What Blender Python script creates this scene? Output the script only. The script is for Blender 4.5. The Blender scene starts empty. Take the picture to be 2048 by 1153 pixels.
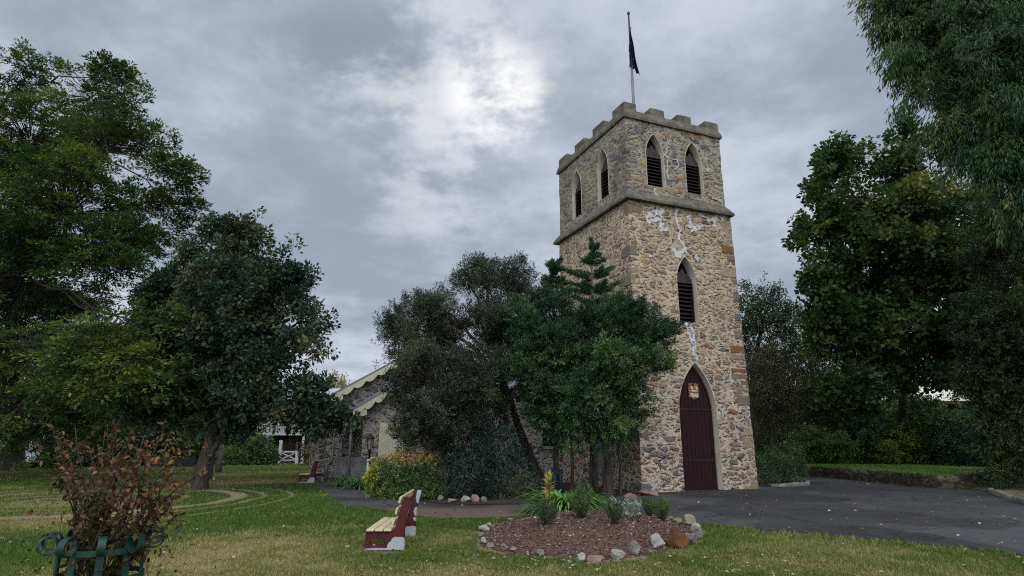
import bpy, bmesh, math, random
import numpy as np
from mathutils import Vector, Matrix
from mathutils.geometry import delaunay_2d_cdt
S = bpy.context.scene
COL = S.collection
R = math.radians
# ------------------------------------------------------------------ camera
EYE = 1.6; FPX = 1215.0; TILT = 0.247            # lens measured in pixels of the 2048 wide photograph
cd = bpy.data.cameras.new('camera'); cam = bpy.data.objects.new('camera', cd); COL.objects.link(cam)
cam.location = (0, 0, EYE); cam.rotation_euler = (math.pi/2 + TILT, 0, 0)
cd.sensor_width = 36; cd.lens = 36*FPX/2048; cd.clip_end = 3000; cd.clip_start = 0.05
S.camera = cam
# ------------------------------------------------------------------ light, sky, exposure
SUN_EL, SUN_AZ, SUN_STR, SUN_ANG = 58, 165, 0.9, 40     # azimuth clockwise from +Y
SKY_STR = 0.10
S.view_settings.view_transform = 'Standard'; S.view_settings.look = 'None'
S.view_settings.exposure = 0.0; S.view_settings.gamma = 1.0
S.cycles.max_bounces = 5; S.cycles.diffuse_bounces = 3; S.cycles.glossy_bounces = 2
S.cycles.transmission_bounces = 3; S.cycles.transparent_max_bounces = 4
S.cycles.use_denoising = False; S.cycles.filter_width = 1.1
S.cycles.caustics_reflective = False; S.cycles.caustics_refractive = False

def pix_ray(px, py):
    u = (px-1024)/FPX; v = (576.5-py)/FPX; c, s = math.cos(TILT), math.sin(TILT)
    return np.array([u, c-v*s, s+v*c])

def build_world():
    w = bpy.data.worlds.new('World'); S.world = w; w.use_nodes = True
    nt = w.node_tree; N = nt.nodes; Lk = nt.links; N.clear()
    def nd(t, **k):
        n = N.new(t)
        for a, b in k.items(): setattr(n, a, b)
        return n
    out = nd('ShaderNodeOutputWorld'); bg = nd('ShaderNodeBackground'); Lk.new(bg.outputs[0], out.inputs[0])
    sky = nd('ShaderNodeTexSky', sky_type='NISHITA', sun_disc=False, sun_elevation=R(SUN_EL), sun_rotation=R(SUN_AZ))
    tc = nd('ShaderNodeTexCoord')
    def vmath(op, a, b=None):
        n = nd('ShaderNodeVectorMath', operation=op)
        for i, q in enumerate((a, b)):
            if q is None: continue
            if hasattr(q, 'links'): Lk.new(q, n.inputs[i])
            else: n.inputs[i].default_value = q
        return n
    def math_(op, a, b=None, clamp=False):
        n = nd('ShaderNodeMath', operation=op, use_clamp=clamp)
        for i, q in enumerate((a, b)):
            if q is None: continue
            if hasattr(q, 'links'): Lk.new(q, n.inputs[i])
            else: n.inputs[i].default_value = q
        return n.outputs[0]
    def ramp(v, a, b, c=0.0, d=1.0):
        n = nd('ShaderNodeMapRange', interpolation_type='SMOOTHSTEP'); Lk.new(v, n.inputs[0])
        for i, q in zip((1, 2, 3, 4), (a, b, c, d)): n.inputs[i].default_value = q
        return n.outputs[0]
    D = tc.outputs['Generated']
    sep = nd('ShaderNodeSeparateXYZ'); Lk.new(D, sep.inputs[0])
    # cloud layer: direction projected on a flat layer overhead
    zc = math_('MAXIMUM', math_('ADD', sep.outputs[2], 0.22), 0.06)
    pl = nd('ShaderNodeCombineXYZ')
    Lk.new(math_('DIVIDE', sep.outputs[0], zc), pl.inputs[0]); Lk.new(math_('DIVIDE', sep.outputs[1], zc), pl.inputs[1])
    def noise(vec, sc, det, rough, dist=0.0, off=(0, 0, 0)):
        a = vmath('ADD', vec, off)
        n = nd('ShaderNodeTexNoise'); n.inputs['Scale'].default_value = sc; n.inputs['Detail'].default_value = det
        n.inputs['Roughness'].default_value = rough; n.inputs['Distortion'].default_value = dist
        Lk.new(a.outputs[0], n.inputs['Vector']); return n.outputs[0]
    P = pl.outputs[0]
    big = noise(P, 1.0, 6, 0.55, 0.05, (3.1, 1.7, 0))
    fine = noise(P, 2.8, 11, 0.64, 0.05, (7.3, 2.2, 5))
    cl = math_('ADD', math_('MULTIPLY', big, 0.6), math_('MULTIPLY', fine, 0.4))
    def mix(f, a, b, bt='MIX'):
        n = nd('ShaderNodeMix', data_type='RGBA', blend_type=bt)
        for sck, q in ((n.inputs[0], f), (n.inputs[6], a), (n.inputs[7], b)):
            if hasattr(q, 'links'): Lk.new(q, sck)
            elif isinstance(q, tuple): sck.default_value = (*q, 1)
            else: sck.default_value = q
        return n.outputs[2]
    k = 1/SKY_STR
    def C(*c): return tuple(v*k for v in c)
    cloud = mix(ramp(cl, 0.40, 0.62), C(*SKY_DARK), C(*SKY_LIGHT))
    # break in the cloud where the hidden sun glows through
    def spot(px, py, a, b):
        d = pix_ray(px, py); d = d/np.linalg.norm(d)
        dt = vmath('DOT_PRODUCT', D, tuple(d)); return ramp(dt.outputs['Value'], math.cos(R(a)), math.cos(R(b)))
    ragged = noise(P, 3.4, 10, 0.60, 0.1, (1.3, 9.1, 2))
    g = mix_val = spot(940, 180, 10, 1)
    streak = math_('MAXIMUM', math_('MAXIMUM', g, math_('MAXIMUM', math_('MULTIPLY', spot(640, 10, 8, 1), 0.5), math_('MULTIPLY', spot(850, 70, 10, 1), 0.7))), math_('MULTIPLY', spot(860, 340, 10, 1), 0.5))
    gl = math_('MULTIPLY', streak, ramp(math_('ADD', math_('MULTIPLY', ragged, 0.62), math_('MULTIPLY', fine, 0.38)), 0.46, 0.56))
    cloud = mix(gl, cloud, C(0.78, 0.80, 0.84))
    core = math_('MULTIPLY', spot(990, 190, 5.5, 0.5), ramp(math_('ADD', math_('MULTIPLY', ragged, 0.5), math_('MULTIPLY', fine, 0.5)), 0.43, 0.58))
    cloud = mix(core, cloud, C(1.15, 1.14, 1.12))
    # darker blue-grey rift
    rift = math_('MULTIPLY', spot(740, 110, 8, 1), ramp(fine, 0.60, 0.42))
    cloud = mix(math_('MULTIPLY', rift, 0.75), cloud, C(0.27, 0.32, 0.40))
    # unseen half of the sky behind the camera, brightened as fill for tower and lawn
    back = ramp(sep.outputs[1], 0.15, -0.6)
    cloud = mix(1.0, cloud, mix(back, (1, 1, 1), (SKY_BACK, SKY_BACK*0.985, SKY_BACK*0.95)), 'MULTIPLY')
    fin = mix(0.94, sky.outputs[0], cloud)
    Lk.new(fin, bg.inputs[0]); bg.inputs[1].default_value = SKY_STR
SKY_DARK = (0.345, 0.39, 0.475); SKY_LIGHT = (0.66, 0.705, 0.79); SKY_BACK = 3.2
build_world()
sl = bpy.data.lights.new('sun', 'SUN'); sl.energy = SUN_STR; sl.angle = R(SUN_ANG); sl.color = (1, 0.96, 0.9)
so = bpy.data.objects.new('sun', sl); COL.objects.link(so)
so.rotation_euler = (R(90-SUN_EL), 0, R(180-SUN_AZ))

# ------------------------------------------------------------------ numeric helpers
rng = np.random.default_rng(11)
def ss(a, b, x):
    t = np.clip((x-a)/(b-a), 0, 1); return t*t*(3-2*t)
def gz(x, y):
    r = np.hypot(x, y)
    return 0.14*ss(9, 17, r) - 0.35*ss(36, 62, r)*ss(4, -4, x)
def at(px, py, dz=0.0):
    d = pix_ray(px, py); z = 0.0
    for _ in range(60):
        t = (z+dz-EYE)/d[2]; p = d*t; z = 0.5*z + 0.5*float(gz(p[0], p[1]))
    return np.array([p[0], p[1], z+dz])
def atd(px, py, Y):
    d = pix_ray(px, py); t = Y/d[1]; return np.array([d[0]*t, Y, EYE+d[2]*t])
def ppm(Y): return FPX/(Y*1.03)
def unit(v): return v/np.maximum(np.linalg.norm(v, axis=-1, keepdims=True), 1e-9)
def hash3(i, j, k, seed):
    n = (i*374761393 + j*668265263 + k*1274126177 + seed*974711) & 0xffffffff
    n = ((n ^ (n >> 13))*1103515245) & 0xffffffff
    n = (n ^ (n >> 16)) & 0xffff
    return n/65535.0
def vnoise(p, seed=0):
    p = np.asarray(p, float); f = np.floor(p).astype(np.int64); t = p-f; t = t*t*(3-2*t); o = 0
    for a in (0, 1):
        for b in (0, 1):
            for c in (0, 1):
                w = (t[..., 0] if a else 1-t[..., 0])*(t[..., 1] if b else 1-t[..., 1])*(t[..., 2] if c else 1-t[..., 2])
                o = o + w*hash3(f[..., 0]+a, f[..., 1]+b, f[..., 2]+c, seed)
    return o
def fbm(p, seed=0, octv=4):
    p = np.asarray(p, float); o = 0; a = 0.5; s = 0
    for i in range(octv): o = o + a*vnoise(p*(2.03**i), seed+i*7); s += a; a *= 0.5
    return o/s
def fbm2(x, y, sc, seed=0, octv=4):
    return fbm(np.stack([x/sc, y/sc, np.zeros_like(x)], -1), seed, octv)

# ------------------------------------------------------------------ materials
MATS = {}
class NT:
    def __init__(s, name):
        s.m = bpy.data.materials.new(name); s.m.use_nodes = True; s.n = s.m.node_tree.nodes; s.l = s.m.node_tree.links
        s.n.clear(); s.out = s.n.new('ShaderNodeOutputMaterial')
    def nd(s, t, ins=None, **k):
        n = s.n.new(t)
        for a, b in k.items(): setattr(n, a, b)
        for a, b in (ins or {}).items(): s.put(n.inputs[a], b)
        return n
    def put(s, sock, v):
        if hasattr(v, 'links') and hasattr(v, 'is_output'): s.l.new(v, sock)
        elif isinstance(v, tuple) and len(v) == 3 and sock.type == 'RGBA': sock.default_value = (*v, 1)
        else: sock.default_value = v
    def math(s, op, a, b=0.0, clamp=False):
        n = s.nd('ShaderNodeMath', operation=op, use_clamp=clamp); s.put(n.inputs[0], a); s.put(n.inputs[1], b); return n.outputs[0]
    def ramp(s, v, a, b, c=0.0, d=1.0, smooth=True):
        n = s.nd('ShaderNodeMapRange'); n.interpolation_type = 'SMOOTHSTEP' if smooth else 'LINEAR'
        for i, q in enumerate((v, a, b, c, d)): s.put(n.inputs[i], q)
        return n.outputs[0]
    def mix(s, f, a, b, bt='MIX'):
        n = s.nd('ShaderNodeMix', data_type='RGBA', blend_type=bt); s.put(n.inputs[0], f); s.put(n.inputs[6], a); s.put(n.inputs[7], b); return n.outputs[2]
    def cramp(s, v, stops, interp='LINEAR'):
        n = s.nd('ShaderNodeValToRGB'); cr = n.color_ramp; cr.interpolation = interp
        while len(cr.elements) < len(stops): cr.elements.new(0.5)
        for e, (p, c) in zip(cr.elements, stops): e.position = p; e.color = (*c, 1)
        s.put(n.inputs[0], v); return n.outputs[0]
    def noise(s, vec, sc, det=4, rough=0.55, dist=0.0):
        n = s.nd('ShaderNodeTexNoise', {'Scale': sc, 'Detail': det, 'Roughness': rough, 'Distortion': dist}); s.l.new(vec, n.inputs['Vector']); return n
    def coord(s, which='Object'): return s.nd('ShaderNodeTexCoord').outputs[which]
    def vscale(s, vec, sx, sy, sz):
        n = s.nd('ShaderNodeVectorMath', operation='MULTIPLY'); s.l.new(vec, n.inputs[0]); n.inputs[1].default_value = (sx, sy, sz); return n.outputs[0]
    def bump(s, h, st, dist=0.02):
        n = s.nd('ShaderNodeBump', {'Strength': st, 'Distance': dist, 'Height': h}); return n.outputs[0]
    def princ(s, col, rough=0.8, normal=None, spec=0.3, metal=0.0):
        p = s.nd('ShaderNodeBsdfPrincipled'); s.put(p.inputs['Base Color'], col); s.put(p.inputs['Roughness'], rough)
        p.inputs['Specular IOR Level'].default_value = spec; p.inputs['Metallic'].default_value = metal
        if normal is not None: s.l.new(normal, p.inputs['Normal'])
        return p.outputs[0]
    def done(s, sh): s.l.new(sh, s.out.inputs[0]); return s.m

def simple(name, c1, c2, scale=6, rough=0.7, bump=0.2, spec=0.3, metal=0, bdist=0.01, stretch=(1, 1, 1)):
    if name in MATS: return MATS[name]
    t = NT(name); v = t.vscale(t.coord(), *stretch)
    n = t.noise(v, scale, 5, 0.6); f = t.ramp(n.outputs[0], 0.35, 0.68)
    n2 = t.noise(v, scale*6, 3, 0.6)
    col = t.mix(t.math('MULTIPLY', t.ramp(n2.outputs[0], 0.3, 0.8), 0.35), t.mix(f, c1, c2), tuple(0.6*q for q in c1))
    MATS[name] = t.done(t.princ(col, rough, t.bump(n2.outputs[0], bump, bdist), spec, metal)); return MATS[name]

def leaf_mat(name, stops, rough=0.55, trans=0.28, spec=0.28):
    if name in MATS: return MATS[name]
    t = NT(name); a = t.nd('ShaderNodeAttribute', attribute_name='tint')
    gain = 1.0 if name in ('grass_blade', 'brightened_lush_grass', 'chip', 'dead_leaf', 'bronze_leaf', 'yellow_leaf', 'silver_leaf', 'white_petal', 'variegated_leaf', 'golden_leaf') else 2.25
    col = t.cramp(a.outputs['Fac'], [(p_, tuple(q*gain for q in c_)) for p_, c_ in stops])
    p = t.princ(col, rough, None, spec)
    tr = t.nd('ShaderNodeBsdfTranslucent'); t.l.new(t.mix(1.0, col, (1.15, 1.2, 0.7), 'MULTIPLY'), tr.inputs[0])
    mx = t.nd('ShaderNodeMixShader', {0: trans}); t.l.new(p, mx.inputs[1]); t.l.new(tr.outputs[0], mx.inputs[2])
    MATS[name] = t.done(mx.outputs[0]); return MATS[name]

def bark(name, c1, c2):
    return simple(name, c1, c2, 5, 0.9, 0.8, 0.1, 0, 0.03, (3, 3, 0.7))

def rubble(name, stops, mortar, size=0.36, flat=0.62, mw=(0.03, 0.10), bumpst=0.9, grime=0.0, seed=0.0, lower=None):
    """random rubble masonry: stones of mixed colour and size in pale mortar"""
    t = NT(name); v = t.coord()
    off = t.nd('ShaderNodeVectorMath', operation='ADD'); t.l.new(v, off.inputs[0]); off.inputs[1].default_value = (seed, seed*1.7, seed*0.3); v = off.outputs[0]
    wn = t.noise(v, 2.6, 3, 0.5); wv = t.nd('ShaderNodeVectorMath', operation='SCALE'); t.l.new(wn.outputs[1], wv.inputs[0]); wv.inputs['Scale'].default_value = 0.22
    va = t.nd('ShaderNodeVectorMath', operation='ADD'); t.l.new(v, va.inputs[0]); t.l.new(wv.outputs[0], va.inputs[1])
    vs = t.vscale(va.outputs[0], 1/size, 1/size, 1/(size*flat))
    def vor(vec, sc):
        f1 = t.nd('ShaderNodeTexVoronoi', {'Scale': sc, 'Randomness': 0.95}, feature='F1'); t.l.new(vec, f1.inputs['Vector'])
        de = t.nd('ShaderNodeTexVoronoi', {'Scale': sc, 'Randomness': 0.95}, feature='DISTANCE_TO_EDGE'); t.l.new(vec, de.inputs['Vector'])
        return f1.outputs['Color'], de.outputs['Distance']
    c1, d1 = vor(vs, 1.0); c2, d2 = vor(vs, 2.3)
    sp = t.nd('ShaderNodeSeparateColor'); t.l.new(c1, sp.inputs[0]); sp2 = t.nd('ShaderNodeSeparateColor'); t.l.new(c2, sp2.inputs[0])
    en = t.noise(v, 14, 4, 0.65); wob = t.math('MULTIPLY', t.math('SUBTRACT', en.outputs[0], 0.5), 0.16)
    wide = t.noise(v, 1.3, 3, 0.5); lo = t.ramp(wide.outputs[0], 0.35, 0.65, mw[0], mw[1])
    m1 = t.ramp(t.math('ADD', d1, wob), t.math('MULTIPLY', lo, 0.8), t.math('ADD', lo, 0.05))
    split = t.math('GREATER_THAN', sp.outputs[2], 0.62)          # some cells broken into small stones
    m2 = t.ramp(t.math('ADD', d2, t.math('MULTIPLY', wob, 0.8)), t.math('MULTIPLY', lo, 0.8), t.math('ADD', lo, 0.06))
    stone = t.math('MULTIPLY', m1, t.math('MAXIMUM', m2, t.math('SUBTRACT', 1.0, split)))
    rnd = t.math('ADD', t.math('MULTIPLY', sp.outputs[0], t.math('SUBTRACT', 1.0, split)), t.math('MULTIPLY', sp2.outputs[0], split))
    sc = t.cramp(rnd, stops, 'CONSTANT')
    if lower:
        zs_ = t.nd('ShaderNodeSeparateXYZ'); t.l.new(v, zs_.inputs[0]); low_m = t.ramp(t.math('ADD', zs_.outputs[2], t.math('MULTIPLY', t.math('SUBTRACT', wide.outputs[0], 0.5), 3.0)), lower[3], lower[2])
        sc = t.mix(low_m, sc, t.cramp(rnd, lower[0], 'CONSTANT'))
    hue = t.noise(v, 7, 6, 0.7); sc = t.mix(t.math('MULTIPLY', t.ramp(hue.outputs[0], 0.35, 0.7), 0.55), sc, t.mix(1.0, sc, (0.5, 0.46, 0.42), 'MULTIPLY'))
    br = t.math('ADD', 0.75, t.math('MULTIPLY', sp.outputs[1], 0.5))
    bc = t.nd('ShaderNodeCombineColor'); [t.l.new(br, bc.inputs[i]) for i in range(3)]; sc = t.mix(1.0, sc, bc.outputs[0], 'MULTIPLY')
    mn = t.noise(v, 9, 6, 0.7); mc = t.mix(t.ramp(mn.outputs[0], 0.4, 0.7), mortar, tuple(q*0.62 for q in mortar))
    if lower: mc = t.mix(low_m, mc, t.mix(t.ramp(mn.outputs[0], 0.4, 0.7), lower[1], tuple(q*0.62 for q in lower[1])))
    holes = t.noise(t.vscale(v, 1, 1, 2.1), 8, 3, 0.55); hm = t.math('MULTIPLY', t.ramp(holes.outputs[0], 0.585, 0.64), 0.92)  # open pits in the wall, their inner shade painted in as dark colour
    mc = t.mix(hm, mc, (0.030, 0.023, 0.018))
    col = t.mix(t.math('MULTIPLY', stone, 0.92), mc, sc); col = t.mix(t.math('MULTIPLY', hm, 0.55), col, (0.030, 0.023, 0.018))
    st = t.noise(t.vscale(v, 1, 1, 0.35), 0.9, 5, 0.6)
    col = t.mix(t.math('MULTIPLY', t.ramp(st.outputs[0], 0.45, 0.75), 0.35+grime), col, t.mix(1.0, col, (0.45, 0.45, 0.46), 'MULTIPLY'))
    h = t.math('ADD', t.math('MULTIPLY', t.math('MINIMUM', d1, 0.25), t.math('MULTIPLY', stone, 3.0)), t.math('MULTIPLY', en.outputs[0], 0.5))
    h = t.math('SUBTRACT', h, t.math('MULTIPLY', hm, 0.6))
    return t.done(t.princ(col, 0.92, t.bump(h, bumpst, 0.05), 0.15))

# ------------------------------------------------------------------ object helpers
def link(o, parent=None):
    COL.objects.link(o)
    if parent is not None: o.parent = parent
    return o
def tag(o, label=None, cat=None, group=None, kind=None):
    for k, v in (('label', label), ('category', cat), ('group', group), ('kind', kind)):
        if v: o[k] = v
    return o
def thing(name, label, cat, loc=(0, 0, 0), rz=0.0, group=None):
    o = bpy.data.objects.new(name, None); o.empty_display_size = 0.2; link(o); o.location = tuple(float(q) for q in loc); o.rotation_euler.z = rz
    return tag(o, label, cat, group)
def np_mesh(name, V, Q, mat, parent=None, tint=None, smooth=False, origin=None, mats=None, midx=None):
    """one mesh object from numpy vertices and faces (all quads or all triangles); V in world axes, shifted to the parent"""
    V = np.asarray(V, float).reshape(-1, 3); Q = np.asarray(Q, np.int32); k = Q.shape[1]
    off = np.array(parent.location) if (parent is not None and parent.parent is None) else (np.array(origin) if origin is not None else np.zeros(3))
    if parent is not None and parent.parent is not None: off = np.array(parent.parent.location)
    me = bpy.data.meshes.new(name); me.vertices.add(len(V)); me.vertices.foreach_set('co', (V-off).astype(np.float32).ravel())
    me.loops.add(Q.size); me.loops.foreach_set('vertex_index', Q.ravel())
    me.polygons.add(len(Q)); me.polygons.foreach_set('loop_start', np.arange(0, Q.size, k, dtype=np.int32))
    if smooth: me.polygons.foreach_set('use_smooth', np.ones(len(Q), bool))
    for m in (mats or [mat]): me.materials.append(m)
    if midx is not None: me.polygons.foreach_set('material_index', np.asarray(midx, np.int32))
    if tint is not None:
        a = me.attributes.new('tint', 'FLOAT', 'POINT'); a.data.foreach_set('value', np.asarray(tint, np.float32))
    me.update(calc_edges=True)
    o = bpy.data.objects.new(name, me); link(o, parent)
    if parent is None and origin is not None: o.location = tuple(origin)
    return o
class MB:
    def __init__(s): s.v = []; s.f = []
    def add(s, vs, fs):
        k = len(s.v); s.v += [tuple(map(float, p)) for p in vs]; s.f += [tuple(i+k for i in f) for f in fs]; return s
    def box(s, x0, x1, y0, y1, z0, z1):
        return s.add([(x0, y0, z0), (x1, y0, z0), (x1, y1, z0), (x0, y1, z0), (x0, y0, z1), (x1, y0, z1), (x1, y1, z1), (x0, y1, z1)],
                     [(3, 2, 1, 0), (4, 5, 6, 7), (0, 1, 5, 4), (1, 2, 6, 5), (2, 3, 7, 6), (3, 0, 4, 7)])
    def prism(s, pts, ext):
        """polygon pts (3D list) extruded along vector ext"""
        n = len(pts); e = np.array(ext, float); P = [np.array(p, float) for p in pts]
        return s.add(P+[p+e for p in P], [tuple(range(n-1, -1, -1)), tuple(range(n, 2*n))]+[(i, (i+1) % n, n+(i+1) % n, n+i) for i in range(n)])
    def bar(s, a, b, w, h, up=(0, 0, 1)):
        a, b, up = np.array(a, float), np.array(b, float), np.array(up, float); d = unit(b-a); x = np.cross(d, up)
        if np.linalg.norm(x) < 1e-4: x = np.cross(d, (1, 0, 0))
        x = unit(x); y = np.cross(x, d); c = [x*w/2*i+y*h/2*j for i, j in ((-1, -1), (1, -1), (1, 1), (-1, 1))]
        return s.add([a+q for q in c]+[b+q for q in c], [(0, 1, 2, 3), (7, 6, 5, 4), (1, 0, 4, 5), (2, 1, 5, 6), (3, 2, 6, 7), (0, 3, 7, 4)])
    def tube(s, pts, rad, n=8, cap=True):
        pts = [np.array(p, float) for p in pts]; rad = rad if hasattr(rad, '__len__') else [rad]*len(pts); k = len(s.v); fs = []; vs = []
        ref = np.array((0.3, 0.9, 0.1))
        for i, p in enumerate(pts):
            d = unit(pts[min(i+1, len(pts)-1)]-pts[max(i-1, 0)]); x = unit(np.cross(d, ref)) if abs(d@unit(ref)) < 0.95 else unit(np.cross(d, (1, 0, 0))); y = np.cross(d, x)
            for j in range(n): t = 2*math.pi*j/n; vs.append(p+(x*math.cos(t)+y*math.sin(t))*rad[i])
        for i in range(len(pts)-1):
            for j in range(n): fs.append((i*n+j, i*n+(j+1) % n, (i+1)*n+(j+1) % n, (i+1)*n+j))
        if cap: fs += [tuple(range(n-1, -1, -1)), tuple((len(pts)-1)*n+j for j in range(n))]
        return s.add(vs, fs)
    def lathe(s, c, prof, n=12):
        c = np.array(c, float); vs = []; fs = []
        for r, z in prof:
            for j in range(n): t = 2*math.pi*j/n; vs.append(c+np.array((r*math.cos(t), r*math.sin(t), z)))
        for i in range(len(prof)-1):
            for j in range(n): fs.append((i*n+j, i*n+(j+1) % n, (i+1)*n+(j+1) % n, (i+1)*n+j))
        fs += [tuple(range(n-1, -1, -1)), tuple((len(prof)-1)*n+j for j in range(n))]
        return s.add(vs, fs)
    def mesh(s, name):
        me = bpy.data.meshes.new(name); me.from_pydata(s.v, [], s.f); me.update(); return me
    def build(s, name, mat, parent=None, smooth=False, bevel=0.0, loc=None):
        me = s.mesh(name); bm = bmesh.new(); bm.from_mesh(me); bmesh.ops.recalc_face_normals(bm, faces=bm.faces)
        if bevel: bmesh.ops.bevel(bm, geom=bm.edges[:], offset=bevel, segments=1, affect='EDGES', clamp_overlap=True)
        if smooth:
            for f in bm.faces: f.smooth = True
        bm.to_mesh(me); bm.free(); me.materials.append(mat)
        o = bpy.data.objects.new(name, me); link(o, parent)
        if loc is not None: o.location = tuple(map(float, loc))
        return o
def copy_tree(o, parent=None):
    c = o.copy(); COL.objects.link(c)
    if parent is not None: c.parent = parent
    for ch in list(o.children): copy_tree(ch, c)
    return c
def cdt_sheet(poly, step, zf, hole=None):
    """fill a ground polygon with an even triangle net and lay it on the height function"""
    poly = np.asarray(poly, float); x0, y0 = poly.min(0); x1, y1 = poly.max(0)
    gx, gy = np.meshgrid(np.arange(x0, x1, step), np.arange(y0, y1, step)); g = np.stack([gx.ravel(), gy.ravel()], -1) + rng.uniform(-.2, .2, (gx.size, 2))*step
    pts = np.vstack([poly, g]); n = len(poly)
    r = delaunay_2d_cdt([Vector(p) for p in pts], [], [list(range(n))], 1, 1e-4)
    V = np.array([(p[0], p[1]) for p in r[0]]); F = np.array([f for f in r[2] if len(f) == 3], np.int32)
    return np.column_stack([V, zf(V[:, 0], V[:, 1])]), F
def smooth_poly(pts, step=0.35, jit=0.03, seed=0):
    """densify a closed outline and roughen it a little"""
    pts = np.asarray(pts, float); out = []
    for i in range(len(pts)):
        p0, p1, p2, p3 = pts[i-1], pts[i], pts[(i+1) % len(pts)], pts[(i+2) % len(pts)]; n = max(2, int(np.linalg.norm(p2-p1)/step))
        for j in range(n):
            t = j/n; out.append(0.5*((2*p1)+(-p0+p2)*t+(2*p0-5*p1+4*p2-p3)*t*t+(-p0+3*p1-3*p2+p3)*t**3))
    out = np.array(out); r = np.random.default_rng(seed); return out + r.normal(0, jit, out.shape)

# ------------------------------------------------------------------ vegetation
def leaf_quads(P, D, Nn, L, W, bend=0.15):
    Sd = unit(np.cross(D, Nn)); L = np.asarray(L).reshape(-1, 1); W = np.asarray(W).reshape(-1, 1)
    up = unit(np.cross(Sd, D)); mid = P + D*L*0.45 + up*L*bend*0.5
    V = np.stack([P, mid+Sd*W*0.5, P+D*L-up*L*bend*0.5, mid-Sd*W*0.5], 1)
    return V
def twig_prisms(A, B, r0, r1):
    d = unit(B-A); x = unit(np.cross(d, np.array([0.31, 0.52, 0.8]))); y = np.cross(d, x); V = []
    for P, r in ((A, r0), (B, r1)):
        for j in range(3): t = 2*math.pi*j/3; V.append(P+(x*math.cos(t)+y*math.sin(t))*r)
    V = np.stack(V, 1); n = len(A); base = (np.arange(n)*6)[:, None, None]
    F = np.array([[0, 1, 4, 3], [1, 2, 5, 4], [2, 0, 3, 5]])[None]+base
    return V.reshape(-1, 3), F.reshape(-1, 4)
def scatter(blobs, n, shell, gap, gscale, seed, rough=0.22):
    r = np.random.default_rng(seed); C = blobs[:, :3]; Rr = blobs[:, 3:6]; w = Rr.prod(1)**(2/3); w /= w.sum()
    out = []; got = 0; m = np.zeros(0)
    for _ in range(8):
        i = r.choice(len(blobs), n, p=w); d = unit(r.normal(size=(n, 3))); rad = shell+(1-shell)*np.sqrt(r.random(n))
        lump = 1+rough*(fbm(C[i]*0+d*2.2+i[:, None]*3.7, seed, 2)-0.5)*3
        p = C[i]+d*Rr[i]*(rad*lump)[:, None]
        k = fbm(p/gscale, seed+3, 3) > gap
        out.append((p[k], d[k], i[k])); got += k.sum()
        if got >= n: break
    P = np.concatenate([o[0] for o in out])[:n]; Dn = np.concatenate([o[1] for o in out])[:n]; I = np.concatenate([o[2] for o in out])[:n]
    return P, Dn, I
MODES = {'open': (0.0, 1.0, 0.9), 'layer': (0.02, 0.35, 0.6), 'droop': (-0.9, 0.6, 0.45), 'up': (0.7, 1.0, 0.7), 'tuft': (0.25, 1.0, 0.55), 'hang': (-1.6, 0.4, 0.25)}
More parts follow.
